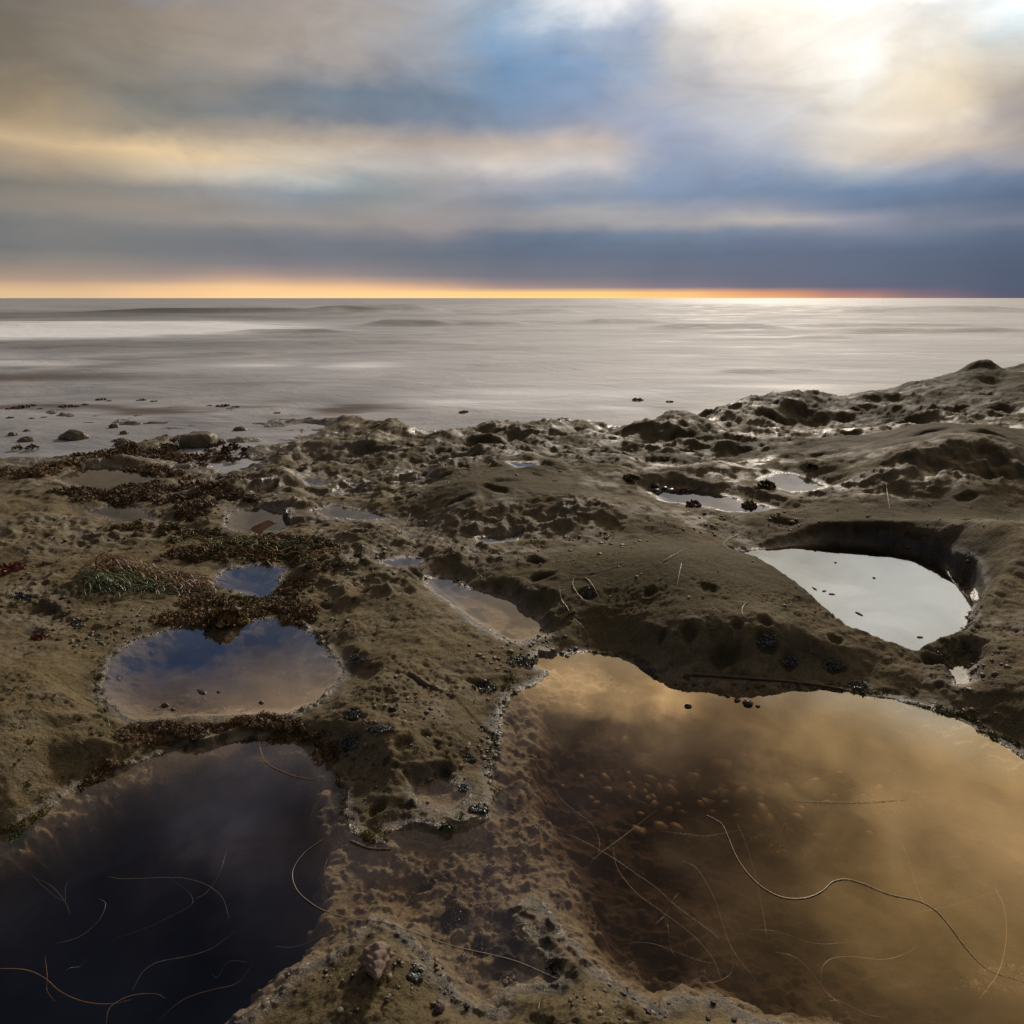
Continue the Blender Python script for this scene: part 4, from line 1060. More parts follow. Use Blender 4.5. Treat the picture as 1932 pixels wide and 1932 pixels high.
spots = []
for (px, py, rx, ry, n) in [(980,1230,110,60,160),(940,1380,40,110,120),(300,1190,190,50,120),(600,1150,120,60,120),(800,1060,260,60,180),(1100,1040,160,30,80),(160,1120,170,120,140),(1820,1260,90,90,90),(1500,985,420,30,160),(760,1400,160,130,120),(650,960,300,60,150),(1060,870,300,40,120),(720,1850,200,60,80),(1150,1900,160,40,50)]:
    spots += scatter(px, py, rx, ry, n, px * 3 + py, -.2, keep=on_land)
rubble(spots[::2], M['boulder'], 'fine brown rubble lying loose in the hollows of the shelf', 31, .0018, .008)
rubble(spots[1::2], M['dark'], 'fine black shell grit lying loose in the hollows of the shelf', 32, .0015, .0055)


def bed_scatter(n, seed, lo, hi, box):
    """points of the drowned bed whose depth lies in a range"""
    g = np.random.default_rng(seed); out = []
    m = (deepness > lo) & (deepness < hi) & (near_water < 0)
    cand = np.argwhere(m & (X > box[0]) & (X < box[1]) & (Y > box[2]) & (Y < box[3]))
    if len(cand) == 0: return out
    wgt = np.gradient(ys)[cand[:, 0]] * (0.42 + 0.86 * ys[cand[:, 0]])
    wgt = wgt * np.clip(fbm(X[cand[:, 0], cand[:, 1]], Y[cand[:, 0], cand[:, 1]], 7, 2, seed) + .2, 0, 1)
    for k in g.choice(len(cand), min(n, len(cand)), replace=False, p=wgt / wgt.sum()):
        i, j = cand[k]; out.append((float(X[i, j]), float(Y[i, j]), float(H[i, j])))
    return out


turf('coralline_weed', bed_scatter(420, 11, .012, .06, (-1.2, 1.6, .5, 1.6)), M['coral'], 'pink coralline weed fringing the drop into the deep pools', 9, 0.0085, sink=.2)
belt = []
for (px, py, rx, ry, n) in [(1480,1590,70,30,110),(1550,1630,60,30,80),(1700,1520,60,20,20)]:
    for x, y, z in scatter(px, py, rx, ry, n, px, -.5): belt.append((x, y, z + .006))
turf('coralline_weed', belt, M['coral'], 'pink weed patch on the bed in the middle of the large pool', 10, 0.012, sink=.1)
belt = scatter(1880, 1915, 70, 22, 60, 77, -.6)
turf('coralline_weed', [(x, y, max(z, -.03)) for x, y, z in belt], M['turf'], 'brown weed clump rising at the near right end of the large pool', 11, 0.016)

# ------------------------------------------------------------------ the heap of surfgrass
def ribbon_heap(seed, n, px0, px1, py_mid, r, length, streamers=0):
    g = np.random.default_rng(seed); parts = []
    for k in range(n):
        f = g.uniform(); px = px0 + (px1 - px0) * f
        py = py_mid(f) + g.normal(0, 7)
        x, y, z = unproj(px, py)
        lift = r * (1.05 - .55 * f) * g.uniform(.1, 1)
        a = g.normal(0.0, .55) + (math.pi if g.uniform() < .5 else 0)
        c = np.array([x, y, 0.0]); L_ = length * g.uniform(.5, 1.2); bend = g.normal(0, 1.4)
        path = []
        for q in np.linspace(-.5, .5, 9):
            aa = a + bend * q
            path.append((c[0] + math.cos(aa) * q * L_, c[1] + math.sin(aa) * q * L_ * .8, z + lift * (1 - (2 * abs(q)) ** 2 * .8) + g.normal(0, .0015)))
        path = np.array(path); path[:, 2] = np.maximum(path[:, 2], hgt(path[:, 0], path[:, 1]) + .001)
        parts.append(tube(path, 0.0020, 0.0010, sides=3, flat=.5))
    return merge(parts)


x, y, z = unproj(260, 1105)
heap = link('surfgrass_heap', None, loc=(x, y, z), label='tangled heap of green and orange surfgrass washed onto the left rock', cat='seaweed heap')
for nm, mat, seed, n, p0, p1, mid, rad in [
        ('green_strands', 'grass_green', 21, 240, 165, 330, lambda f: 1110 - 4 * f, .055),
        ('orange_strands', 'grass_brown', 22, 230, 190, 400, lambda f: 1078 + 36 * f, .065),
        ('dark_strands', 'grass_dark', 23, 170, 160, 390, lambda f: 1104 + 6 * f, .03)]:
    v, f = ribbon_heap(seed, n, p0, p1, mid, rad, .13)
    link(nm, mesh_np(nm, v - (x, y, z), f), M[mat], parent=heap, kind='stuff')
v, f = ribbon_heap(24, 120, 330, 620, lambda f: 1020 + 14 * f, .02, .12)
link('loose_surfgrass', mesh_np('loose_surfgrass', v, f), M['grass_green'], label='thin green surfgrass strewn over the mixed weed by the kelp blade', kind='stuff')
v, f = ribbon_heap(25, 60, 330, 620, lambda f: 1030 + 20 * f, .02, .10)
link('loose_surfgrass', mesh_np('loose_surfgrass', v, f), M['grass_brown'], label='thin tan surfgrass strewn over the mixed weed by the kelp blade', kind='stuff')

# kelp blade
x, y, z = unproj(500, 1008)
nu, nv = 14, 6
uu, vv = np.meshgrid(np.linspace(-.5, .5, nu), np.linspace(-.5, .5, nv))
wid = np.clip(1 - np.abs(uu * 2 + .15) ** 1.6, .03, 1)
kv = np.stack([uu * .10, vv * .045 * wid, .032 + uu * .028 + .003 * np.sin(uu * 9) + .028 * vv * wid], -1).reshape(-1, 3)
kv2 = kv - (0, 0, .0012)
ff = grid_faces(nv, nu)
link('kelp_blade', mesh_np('kelp_blade', np.concatenate([kv, kv2]), np.concatenate([ff, ff[:, ::-1] + len(kv)])), M['kelp'], loc=(x, y, z), label='torn orange brown kelp blade standing up from the mixed weed', cat='kelp')

# ------------------------------------------------------------------ surfgrass strands that can be followed one by one
r3 = lambda pts: [(a * .5, 1273.6 + b * .5) for a, b in pts]
r4 = lambda pts: [(966 + a * .5, 1273.6 + b * .5) for a, b in pts]
r2 = lambda pts: [(966 + a * .5, 660.4 + b * .5) for a, b in pts]
r1 = lambda pts: [(a * .5, 660.4 + b * .5) for a, b in pts]
zs = lambda pts: [(603.8 + a * .293, 1509.4 + b * .293) for a, b in pts]
G1 = 'surfgrass strands in the dark left pool'; G2 = 'surfgrass strands in the large pool'; G3 = 'surfgrass strands lying on the rock'
S = strand
S('surfgrass_strand', r3([(1220,618),(1150,670),(1105,740),(1120,810),(1180,865),(1240,895),(1330,920),(1450,940),(1560,970),(1700,1020),(1932,1075),(2090,1140),(2160,1165)]), 'float', .0017, M['grass_white'], 'long pale strand hooking out of the dark pool and across the silty shallows', G1, n=110)
S('surfgrass_strand', r3([(410,760),(450,775),(520,775),(620,765),(700,762),(780,785),(840,840),(865,925)]), 'sunk', .0014, M['grass_pale'], 'pale strand bent like a walking stick in the middle of the dark pool', G1, depth=.012)
S('surfgrass_strand', r3([(375,845),(400,870),(385,910),(340,950),(280,990),(215,1018)]), 'sunk', .0014, M['grass_pale'], 'short bluish white hook of a strand at the far left of the dark pool', G1, depth=.006)
S('surfgrass_strand', r3([(145,770),(210,815),(250,860),(265,910)]), 'sunk', .0012, M['grass_green'], 'short green strand above the bluish hook in the dark pool', G1, depth=.012)
S('surfgrass_strand', r3([(-40,1110),(0,1115),(100,1120),(170,1145),(230,1190),(320,1225),(420,1238),(500,1230)]), 'sunk', .0014, M['grass_brown'], 'brown strand sweeping in from the left frame edge of the dark pool', G1, depth=.015)
S('surfgrass_strand', r3([(500,1190),(540,1130),(600,1085),(700,1055),(800,1025),(890,970)]), 'sunk', .0013, M['grass_pale'], 'pale strand rising to the right below the walking stick strand', G1, depth=.012)
S('surfgrass_strand', r3([(400,1317),(420,1260),(500,1205),(580,1195),(625,1225)]), 'sunk', .0013, M['grass_brown'], 'brown arch of a strand at the bottom of the dark pool', G1, depth=.015)
S('surfgrass_strand', r3([(980,155),(975,220),(985,290),(1010,335),(1080,370),(1150,390),(1195,392)]), 'float', .0017, M['grass_brown'], 'reddish strand running from the weed bar into the top of the dark pool', G1)
S('surfgrass_strand', r3([(855,665),(835,740),(790,800),(740,850)]), 'sunk', .001, M['grass_brown'], 'thin rusty strand crossing the walking stick strand', G1, depth=.012)
S('surfgrass_strand', r3([(1300,930),(1220,985),(1120,1015),(1040,1030)]), 'sunk', .0012, M['grass_pale'], 'short pale strand leaving the dark pool below the long pale hook', G1, depth=.004)
S('surfgrass_strand', r3([(240,1130),(330,1070)]), 'sunk', .001, M['grass_pale'], 'tiny straight pale strand above the brown sweep', G1, depth=.012)
S('surfgrass_strand', r3([(930,1085),(860,1090),(820,1130),(800,1135)]), 'sunk', .0011, M['grass_pale'], 'small pale crook near the sandy lip of the dark pool', G1, depth=.015)
S('surfgrass_strand', r3([(420,1000),(560,960),(650,910),(720,860),(715,820),(640,770)]), 'sunk', .001, M['grass_dark'], 'faint dark strand looping under the walking stick strand', G1, depth=.01)
S('surfgrass_strand', r3([(1240,690),(1225,740),(1235,800),(1260,840)]), 'sunk', .001, M['grass_pale'], 'faint strand beside the right wall of the dark pool', G1, depth=.01)
S('surfgrass_strand', r3([(110,740),(160,800),(240,850),(250,780),(330,730)]), 'sunk', .0009, M['grass_dark'], 'dark thread crossing the short green strand', G1, depth=.01)
S('surfgrass_strand', r3([(600,1300),(700,1230),(820,1180),(900,1150),(960,1090)]), 'sunk', .0009, M['grass_brown'], 'fine brown thread along the near bottom of the dark pool', G1, depth=.012)
S('surfgrass_strand', r3([(170,1060),(180,1140),(175,1180),(210,1240)]), 'sunk', .0009, M['grass_brown'], 'fine upright thread over the brown sweep', G1, depth=.012)

S('surfgrass_strand', r4([(735,528),(790,560),(815,610),(850,690),(900,760),(960,810),(1030,840),(1110,840),(1170,815),(1210,780),(1260,770),(1320,785),(1420,825),(1530,850),(1590,880),(1640,930),(1700,1010),(1760,1080),(1820,1120),(1932,1155)]), 'float', .0017, M['grass_white'], 'very long pale strand snaking right across the large pool', G2, n=120)
S('surfgrass_strand', r4([(80,592),(190,603),(250,625),(320,660),(400,705),(480,755),(550,800),(610,855),(700,925),(760,975),(800,1020)]), 'sunk', .0011, M['grass_pale'], 'pale strand running from the silty lip diagonally down the large pool', G2, depth=.006, n=70)
S('surfgrass_strand', r4([(290,720),(310,700),(380,640),(450,580),(500,540),(550,512)]), 'sunk', .0016, M['grass_green'], 'bright green strand slanting up the left of the large pool', G2, depth=.006)
S('surfgrass_strand', r4([(1060,475),(1200,480),(1350,480),(1500,467)]), 'float', .001, M['grass_green'], 'straight green strand afloat at the far middle of the large pool', G2)
S('surfgrass_strand', r4([(640,700),(690,730),(730,785),(770,860),(795,930),(820,1000),(850,1060),(920,1160)]), 'sunk', .0011, M['grass_pale'], 'pale strand curving down past the pink bed patch', G2, depth=.008)
S('surfgrass_strand', r4([(380,650),(400,740),(470,830),(560,890),(640,940),(700,990),(760,1070),(790,1160)]), 'sunk', .0011, M['grass_brown'], 'brown strand below the diagonal pale one in the large pool', G2, depth=.012)
S('surfgrass_strand', r4([(990,1045),(1070,1075),(1140,1130),(1190,1190),(1245,1255)]), 'sunk', .0013, M['grass_pale'], 'pale bow of a strand near the bottom lip of the large pool', G2, depth=.006)
S('surfgrass_strand', r4([(1165,1160),(1170,1110),(1210,1075),(1290,1060),(1400,1065),(1480,1050),(1530,1030)]), 'sunk', .0014, M['grass_brown'], 'brown hook of a strand right of the bow in the large pool', G2, depth=.01)
S('surfgrass_strand', r4([(1820,800),(1850,870),(1865,950),(1860,1040),(1830,1130),(1760,1230)]), 'sunk', .0016, M['grass_brown'], 'wide brown strand bending down the right side of the large pool', G2, depth=.012)
S('surfgrass_strand', r4([(630,825),(590,880),(540,945)]), 'sunk', .001, M['grass_pale'], 'short pale strand crossing the diagonal pair', G2, depth=.006)
S('surfgrass_strand', r4([(585,935),(595,1000),(615,1070)]), 'sunk', .001, M['grass_pale'], 'short upright strand below the crossing one', G2, depth=.008)
S('surfgrass_strand', r4([(560,590),(640,605),(720,605),(800,590),(870,588)]), 'sunk', .001, M['grass_green'], 'thin olive strand just above the head of the snaking one', G2, depth=.008)
S('surfgrass_strand', r4([(850,560),(880,640),(920,760),(950,900),(960,1000)]), 'sunk', .0009, M['grass_dark'], 'dark upright thread crossing the snaking strand', G2, depth=.012)
S('surfgrass_strand', r4([(150,420),(200,490),(300,560),(330,620),(325,680)]), 'sunk', .0009, M['grass_brown'], 'thin brown thread near the pink left lip of the large pool', G2, depth=.008)
S('surfgrass_strand', r4([(1470,640),(1510,740),(1560,880)]), 'sunk', .0009, M['grass_pale'], 'thin pale thread meeting the snaking strand at its right', G2, depth=.008)
S('surfgrass_strand', r4([(1640,690),(1700,700),(1740,750),(1790,800)]), 'sunk', .0009, M['grass_pale'], 'thin pale thread above the wide brown strand', G2, depth=.008)
S('surfgrass_strand', r4([(900,960),(1020,980),(1150,1005),(1300,1010)]), 'sunk', .0009, M['grass_green'], 'level olive thread above the bow', G2, depth=.01)
S('surfgrass_strand', r4([(400,1015),(520,1020),(640,1050),(760,1080),(820,1075)]), 'sunk', .0009, M['grass_dark'], 'level dark thread near the tongue of rock', G2, depth=.01)
S('surfgrass_strand', r4([(1170,1240),(1240,1238),(1340,1270),(1420,1300)]), 'sunk', .001, M['grass_pale'], 'pale thread at the bottom edge of the large pool', G2, depth=.008)
S('surfgrass_strand', r4([(650,1170),(760,1165),(830,1110),(825,1040)]), 'sunk', .0009, M['grass_brown'], 'brown thread curling near the bottom left of the large pool', G2, depth=.01)
S('surfgrass_strand', r4([(1500,905),(1640,880),(1760,830),(1860,810)]), 'sunk', .0009, M['grass_dark'], 'dark thread crossing the long strand at the far right', G2, depth=.01)

S('surfgrass_strand', r2([(385,965),(310,960),(260,935),(230,890),(240,860),(280,865),(305,890),(325,930)]), 'rock', .0019, M['grass_brown'], 'tan strand curled in a loop on the flank of the big mound', G3, n=60)
S('surfgrass_strand', r2([(425,798),(380,825),(320,840),(250,845),(190,830)]), 'rock', .0017, M['grass_pale'], 'pale strand above the tan loop on the big mound', G3)
S('surfgrass_strand', r2([(640,805),(630,850),(620,900)]), 'rock', .0015, M['grass_green'], 'short green strand down the flank of the big mound', G3)
S('surfgrass_strand', r2([(190,1030),(215,990),(185,940),(180,900)]), 'rock', .0019, M['grass_brown'], 'brown strand over the snag by the tan puddle', G3)
S('surfgrass_strand', r2([(230,1010),(280,1070),(290,1110),(295,1160)]), 'rock', .0018, M['grass_dark'], 'dark strand hanging to the far corner of the large pool', G3)
S('surfgrass_strand', r2([(865,670),(855,695),(810,720),(800,740),(850,770)]), 'rock', .0019, M['grass_green'], 'zigzag green strand by the left tip of the deep pale pool', G3)
S('surfgrass_strand', r2([(880,960),(868,980),(872,1005),(890,1025)]), 'rock', .0016, M['grass_brown'], 'small orange crook on the crest side of the big mound', G3)
S('surfgrass_strand', r2([(560,805),(620,770),(700,745),(790,740)]), 'rock', .0015, M['grass_green'], 'olive strand lying along the crest of the big mound', G3)
S('surfgrass_strand', r2([(1405,440),(1410,500),(1425,600)]), 'rock', .002, M['grass_pale'], 'upright pale strand on the far right mound', G3)
S('surfgrass_strand', r2([(1240,555),(1280,545),(1320,570),(1260,560)]), 'rock', .002, M['grass_brown'], 'brown ring of strand below the far peach pool', G3)
S('surfgrass_strand', r2([(1700,920),(1800,925),(1880,950),(1960,955)]), 'rock', .002, M['grass_brown'], 'tan strand on the rock bank right of the deep pale pool', G3)
S('surfgrass_strand', [(631,1343),(646,1353),(670,1359),(695,1364),(722,1368),(741,1363)], 'rock', .0013, M['grass_brown'], 'orange strand across the shell filled pits of the rock tongue', G3)
S('surfgrass_strand', r1([(550,960),(510,1005),(460,1035),(410,1055)]), 'rock', .0016, M['grass_pale'], 'pale strand slanting below the surfgrass heap', G3)
S('surfgrass_strand', r1([(300,1020),(330,1005),(380,1000),(430,1003)]), 'rock', .0015, M['grass_green'], 'yellow green strand below the left end of the heap', G3)
S('surfgrass_strand', r1([(-20,830),(80,842),(150,840),(320,850)]), 'rock', .0013, M['grass_dark'], 'dark strand trailing left from the top of the heap', G3)
S('surfgrass_strand', r1([(-20,900),(80,890),(150,880),(300,850)]), 'rock', .0013, M['grass_green'], 'green strand trailing left from the middle of the heap', G3)
S('surfgrass_strand', r1([(0,985),(100,960),(220,930),(330,880)]), 'rock', .0013, M['grass_green'], 'green strand trailing down left from the heap', G3)
S('surfgrass_strand', r1([(380,900),(480,940),(600,940),(760,930),(840,935),(960,945)]), 'rock', .0015, M['grass_green'], 'long green strand running right along the foot of the heap', G3, n=60)
S('surfgrass_strand', r1([(400,880),(440,930),(560,955),(700,940)]), 'rock', .0013, M['grass_brown'], 'brown strand under the long green one at the foot of the heap', G3)
S('surfgrass_strand', r1([(0,1120),(120,1100),(260,1080),(340,1110)]), 'rock', .0014, M['grass_brown'], 'brown strand across the hollows of the left bank', G3)
S('surfgrass_strand', r1([(220,1230),(260,1260),(330,1240),(380,1290),(330,1320)]), 'rock', .0013, M['grass_dark'], 'dark curl of strand left of the oval pool', G3)
S('surfgrass_strand', r3([(220,5),(280,60),(370,120),(410,180),(415,215)]), 'rock', .0013, M['grass_green'], 'green strand beside the cave hole of the left bank', G3)
S('surfgrass_strand', r3([(865,145),(820,185),(740,235),(680,275),(600,280),(550,250),(540,210),(570,170)]), 'rock', .0013, M['grass_green'], 'green loop of strand on the weed bar above the dark pool', G3, n=60)
S('surfgrass_strand', r3([(290,250),(330,280),(350,310),(365,360),(410,370)]), 'rock', .0014, M['grass_dark'], 'dark strand at the upper left shore of the dark pool', G3)
S('surfgrass_strand', r1([(1255,690),(1380,655),(1480,660),(1560,690),(1700,715)]), 'rock', .002, M['grass_green'], 'green strand over the low hump left of the smooth mound', G3)
S('surfgrass_strand', r1([(1545,585),(1548,620),(1530,660)]), 'rock', .0018, M['grass_pale'], 'pale stalk standing left of the smooth mound', G3)
S('surfgrass_strand', zs([(410,285),(600,270),(800,320),(1000,310),(1300,360)]), 'sunk', .0011, M['grass_green'], 'green strand lying across the silty shallows', G3, depth=.003)
S('surfgrass_strand', zs([(1160,85),(1000,270),(800,440),(560,560),(300,650),(0,760)]), 'sunk', .0012, M['grass_green'], 'long straight green strand slanting down the silty shallows', G3, depth=.002)
S('surfgrass_strand', zs([(1450,1170),(1440,1250),(1410,1340),(1385,1450)]), 'rock', .0013, M['grass_green'], 'bright green strand at the near edge between the rock humps', G3)
S('surfgrass_strand', r1([(720,1070),(760,1110),(800,1145),(840,1185)]), 'rock', .001, M['grass_pale'], 'faint pale strand afloat in the oval pool', G3)

def sticks(pts, w, label):
    p3 = []
    for px, py in pts:
        x, y, z = unproj(px, py); p3.append((x, y, max(z, 0.0) + w * .4))
    path = smooth_line(p3, 22); base = path[0].copy()
    rad = w * (0.7 + 0.35 * np.abs(np.sin(np.arange(23) * 1.3))) * np.linspace(1, .6, 23)
    v, f = tube(path - base, rad, sides=7, flat=.8)
    o = link('stick', mesh_np('stick', v, f), M['twig'], loc=base, label=label, cat='stick')
    k = 9; q = path[k] - base
    v, f = tube(np.array([q, q + (w * 1.2, w * 1.5, w * 2), q + (w * 3, w * 2.5, w * 3)]), w * .5, w * .25, sides=5)
    link('side_twig', mesh_np('side_twig', v, f), M['twig'], parent=o)


sticks([(1306,1274),(1400,1281),(1466,1285),(1530,1293),(1591,1303)], .006, 'long black stick lying along the far edge of the large pool')
sticks([(662,1600),(698,1607),(737,1613)], .0028, 'short brown stick in the shallows below the rock tongue')
sticks([(1085,1155),(1068,1165),(1058,1178)], .004, 'dark forked snag by the tan puddle')

# ------------------------------------------------------------------ rocks standing in the shallow sea
def rock_mesh(seed, lx, ly, lz, flat=0.0, sub=4):
    bm = bmesh.new(); bmesh.ops.create_icosphere(bm, subdivisions=sub, radius=1.0)
    v = np.array([w.co[:] for w in bm.verts]); f = np.array([[w.index for w in q.verts] for q in bm.faces]); bm.free()
    n = v / np.linalg.norm(v, axis=1)[:, None]
    d = 0.22 * perlin(n[:, 0] * 1.5 + n[:, 2] * 1.1, n[:, 1] * 1.5 - n[:, 2] * 1.3, seed) + 0.10 * perlin(n[:, 0] * 4 + n[:, 2] * 3.1, n[:, 1] * 4 - n[:, 2] * 2.3, seed + 5) + 0.05 * perlin(n[:, 0] * 11 + n[:, 2] * 7, n[:, 1] * 11 - n[:, 2] * 8, seed + 9)
    v = n * (1 + d)[:, None]
    if flat: v = np.sign(v) * np.abs(v) ** (1 - flat)
    v = v * (lx, ly, lz)
    return v, f


def rock(px, py, wpx, hpx, seed, label, flat=0.0):
    x, y = at(px, py + hpx * .45, SEA); x, y = float(x), float(y)
    dep = y * math.cos(PITCH) + (CAM_H - SEA) * math.sin(PITCH)
    k = dep / 1288
    v, f = rock_mesh(seed, wpx * k * .46, wpx * k * .36, hpx * k * .72, flat)
    link('rock', mesh_np('rock', v, f), M['boulder'], loc=(x, y + wpx * k * .3, SEA), label=label, cat='rock', group='rocks standing in the shallow water')


rock(130, 821, 58, 22, 1, 'domed rock standing in the milky shallows on the left')
rock(368, 829, 70, 36, 2, 'squarish rock block standing in the milky shallows', .45)
rock(408, 833, 34, 13, 3, 'low rock trailing off the right side of the squarish block')
rock(212, 803, 18, 10, 4, 'little knob of rock seaward of the domed rock')
rock(232, 816, 20, 8, 5, 'flat little rock just landward of the little knob')
rock(229, 835, 40, 14, 6, 'low rounded rock touching the seaward weed bank')
rock(450, 809, 28, 9, 7, 'lone flat rock right of the squarish block')
rock(44, 829, 32, 11, 8, 'weedy low rock near the left frame edge')
rock(20, 819, 20, 8, 9, 'small weedy rock at the extreme left')
rock(48, 812, 14, 5, 10, 'tiny rock awash above the weedy low rock')
rock(642, 818, 26, 10, 11, 'rounded rock at the seaward tip of the rock flat')

# ------------------------------------------------------------------ weed clumps that stand alone
def clump(px, py, wpx, mat, label, seed, group=None, z=None, n=90, height=.8):
    if z is None: x, y, zz = unproj(px, py)
    else:
        x, y = at(px, py, z); x, y, zz = float(x), float(y), z
    dep = y * math.cos(PITCH) + (CAM_H - zz) * math.sin(PITCH)
    r = wpx * .5 * dep / 1288
    v, f = tuft_mesh('c', r, n, seed, leaf=.36, height=height)
    return link('weed_clump', mesh_np('weed_clump', v, f, smooth=False), M[mat], loc=(x, y, zz), label=label, cat='weed clump', group=group)


GW = 'weed clumps awash in the shallow sea'
for i, (px, py, w, lab) in enumerate([(300,834,14,'leftmost of three weed knobs in a row left of the squarish rock block'),(313,832,18,'largest of three weed knobs in a row left of the squarish rock block'),(328,834,14,'weed knob touching the left foot of the squarish rock block'),
        (441,854,30,'widest weed knob in the shallows below the squarish rock block'),(425,858,14,'weed knob just left of the widest one'),(400,846,16,'weed knob straight below the low trailing rock'),(462,862,12,'weed knob nearest the rock flat, right of the widest one'),(387,867,18,'left of the two weed knobs below the block near the belt'),(420,869,16,'right of the two weed knobs below the block near the belt'),
        (345,878,14,'weed knob off the right end of the brown belt'),(441,872,18,'weed knob below the widest one at the rock flat'),(265,843,10,'small weed knob between rounded rock and weed bank'),(253,850,14,'weed knob on the right skirt of the rounded rock'),(33,849,14,'left of the pair of weed knobs near the left frame edge'),(61,849,16,'right and darker of the pair of weed knobs near the left frame edge'),
        (390,841,10,'tiny weed knob against the near side of the rock block'),(300,855,14,'weed knob above the right end of the seaward weed bank'),(330,845,10,'tiny weed knob in front of the rock block'),(470,850,12,'lone weed knob out toward the rounded tip rock'),(415,838,8,'tiny weed knob under the low trailing rock'),(310,868,12,'weed knob just right of the seaward weed bank'),(370,880,10,'tiny weed knob beside the brown belt edge')]):
    clump(px, py, w * 1.4, 'turf', lab, 400 + i, GW, SEA + .004, n=60)
for i, (px, py, w, lab) in enumerate([(20,772,16,'leftmost reddish weed bit of the far row'),(41,770,26,'widest reddish weed bit of the far row'),(60,766,14,'reddish weed bit on the right shoulder of the widest one'),(75,772,10,'tiny reddish bit right of the widest one'),(100,781,12,'reddish bit below the middle of the far row'),(123,768,22,'second widest reddish bit of the far row'),(140,768,16,'reddish bit right of the second widest one'),(160,764,12,'small reddish bit at the right end of the left row'),
        (191,755,18,'reddish bit farthest out on the water'),(205,757,10,'tiny bit beside the farthest reddish one'),(267,756,16,'reddish bit alone above the little knob of rock'),(290,758,12,'smaller bit right of the lone one above the knob'),(420,767,22,'widest dark bit beyond the squarish rock block'),(445,769,14,'bit right of the widest dark one beyond the block'),(395,766,10,'tiny bit left of the widest dark one beyond the block'),(523,780,12,'lone bit between the block and the rock flat'),
        (60,790,10,'tiny bit above the weedy low rock'),(20,789,14,'bit above the small weedy rock at the left edge'),(82,788,10,'tiny bit above the domed rock')]):
    clump(px, py, w, 'turf_red', lab, 440 + i, 'reddish weed bits far out in the shallows', SEA - .002, n=40, height=.25)
clump(875, 779, 18, 'turf_red', 'dark weed bit in the sea straight above the rock flat', 470, None, SEA, 50, .35)
clump(1203, 756, 20, 'turf', 'dark weed bit in the sea left of the far ridge', 471, None, SEA, 50, .35)
clump(1263, 759, 14, 'turf', 'smaller dark weed bit right next to the far ridge', 472, None, SEA, 40, .35)
clump(420, 1176, 62, 'turf', 'dark purple brown weed clump hanging over the top of the oval pool', 473, n=200)
clump(1308, 955, 26, 'turf_red', 'red weed clump on the near shore of the long thin pool', 474, n=120)
clump(1413, 957, 26, 'turf', 'domed green topped weed clump at the right end of the long pool', 475, n=150)
clump(1413, 953, 15, 'lettuce', 'green cap of weed growing on the domed clump', 476, z=float(unproj(1413, 957)[2]) + .02, n=60)
clump(1446, 920, 30, 'turf', 'dark weed lump at the left of the small peach pool', 477, n=150)
clump(1292, 932, 22, 'turf', 'small weed lump in the middle of the long thin pool', 478, n=70)
clump(1190, 905, 32, 'turf_green', 'olive weed clump left of the long thin pool', 479, n=120, height=.4)
clump(1533, 884, 24, 'dark', 'black shell clump behind the small peach pool', 480, n=80, height=.5)
clump(842, 1573, 24, 'lettuce', 'bright green weed tuft at the edge of the silty shallows', 481, n=110)
clump(868, 1541, 18, 'lettuce', 'flat green weed scrap by the ring shaped hollow', 482, n=30, height=.2)
clump(450, 1165, 24, 'lettuce', 'bright green weed spot in the brown tufts above the oval pool', 483, n=50, height=.4)
clump(378, 1162, 14, 'lettuce', 'small green weed spot left of the dark hanging clump', 484, n=40, height=.4)
clump(75, 1205, 30, 'turf_red', 'red weed scrap in a hollow of the left bank', 485, n=70, height=.4)
clump(20, 1075, 44, 'turf_red', 'red weed scrap at the left frame edge', 486, n=90, height=.35)
clump(1045, 1833, 30, 'dark', 'black weed ball in the hole of the near right hump', 487, n=110, height=.5)
clump(35, 1585, 34, 'lettuce', 'green weed patch where the left bank meets the dark pool', 488, n=90, height=.4)
clump(850, 1700, 22, 'turf', 'dark weed tuft drowned in the middle of the silty shallows', 489, n=90, height=.4)
clump(905, 1790, 40, 'dark', 'black weed mat drowned in the silty shallows beside the near hump', 490, n=130, height=.25)
clump(858, 1738, 46, 'dark', 'larger black weed mat drowned in the silty shallows', 491, n=150, height=.22)
clump(805, 1672, 30, 'turf_green', 'drowned olive tuft in the dark hollow of the shallows', 492, n=110, height=.3)

# ------------------------------------------------------------------ shells
def coil(turns, growth, tube_k, drop, seg, sides, knob=0.0, nk=7):
    """spiral snail shell, apex up the +z axis, mouth at the end, widest whorl radius about 1"""
    n = int(turns * seg) + 1
    th = np.linspace(0, turns * 2 * np.pi, n); s_ = np.exp(growth * (th - th[-1]))
    c = np.stack([np.cos(th) * s_ * (1 - tube_k), np.sin(th) * s_ * (1 - tube_k), -drop * s_], 1)
    rad = np.stack([np.cos(th), np.sin(th), 0 * th], 1)
    an = np.linspace(0, 2 * np.pi, sides, endpoint=False)
    rr = tube_k * s_
    kn = 1 + knob * np.maximum(0, np.cos(th[:, None] * nk)) ** 2 * np.maximum(0, np.cos(an[None] - .9)) ** 2
    v = c[:, None] + (rr[:, None] * kn)[..., None] * (np.cos(an)[None, :, None] * rad[:, None] + 1.15 * np.sin(an)[None, :, None] * np.array([0, 0, 1.0]))
    v = v.reshape(-1, 3); f = grid_faces(n, sides, True)
    m = v[-sides:].mean(0); k = len(v)
    v = np.vstack([v, m + (v[-sides:].mean(0) - c[-1]) * 0 - rad[-1] * 0])
    cap = np.array([[k - sides + i, k - sides + (i + 1) % sides, k, k] for i in range(sides)])
    return v, f, cap


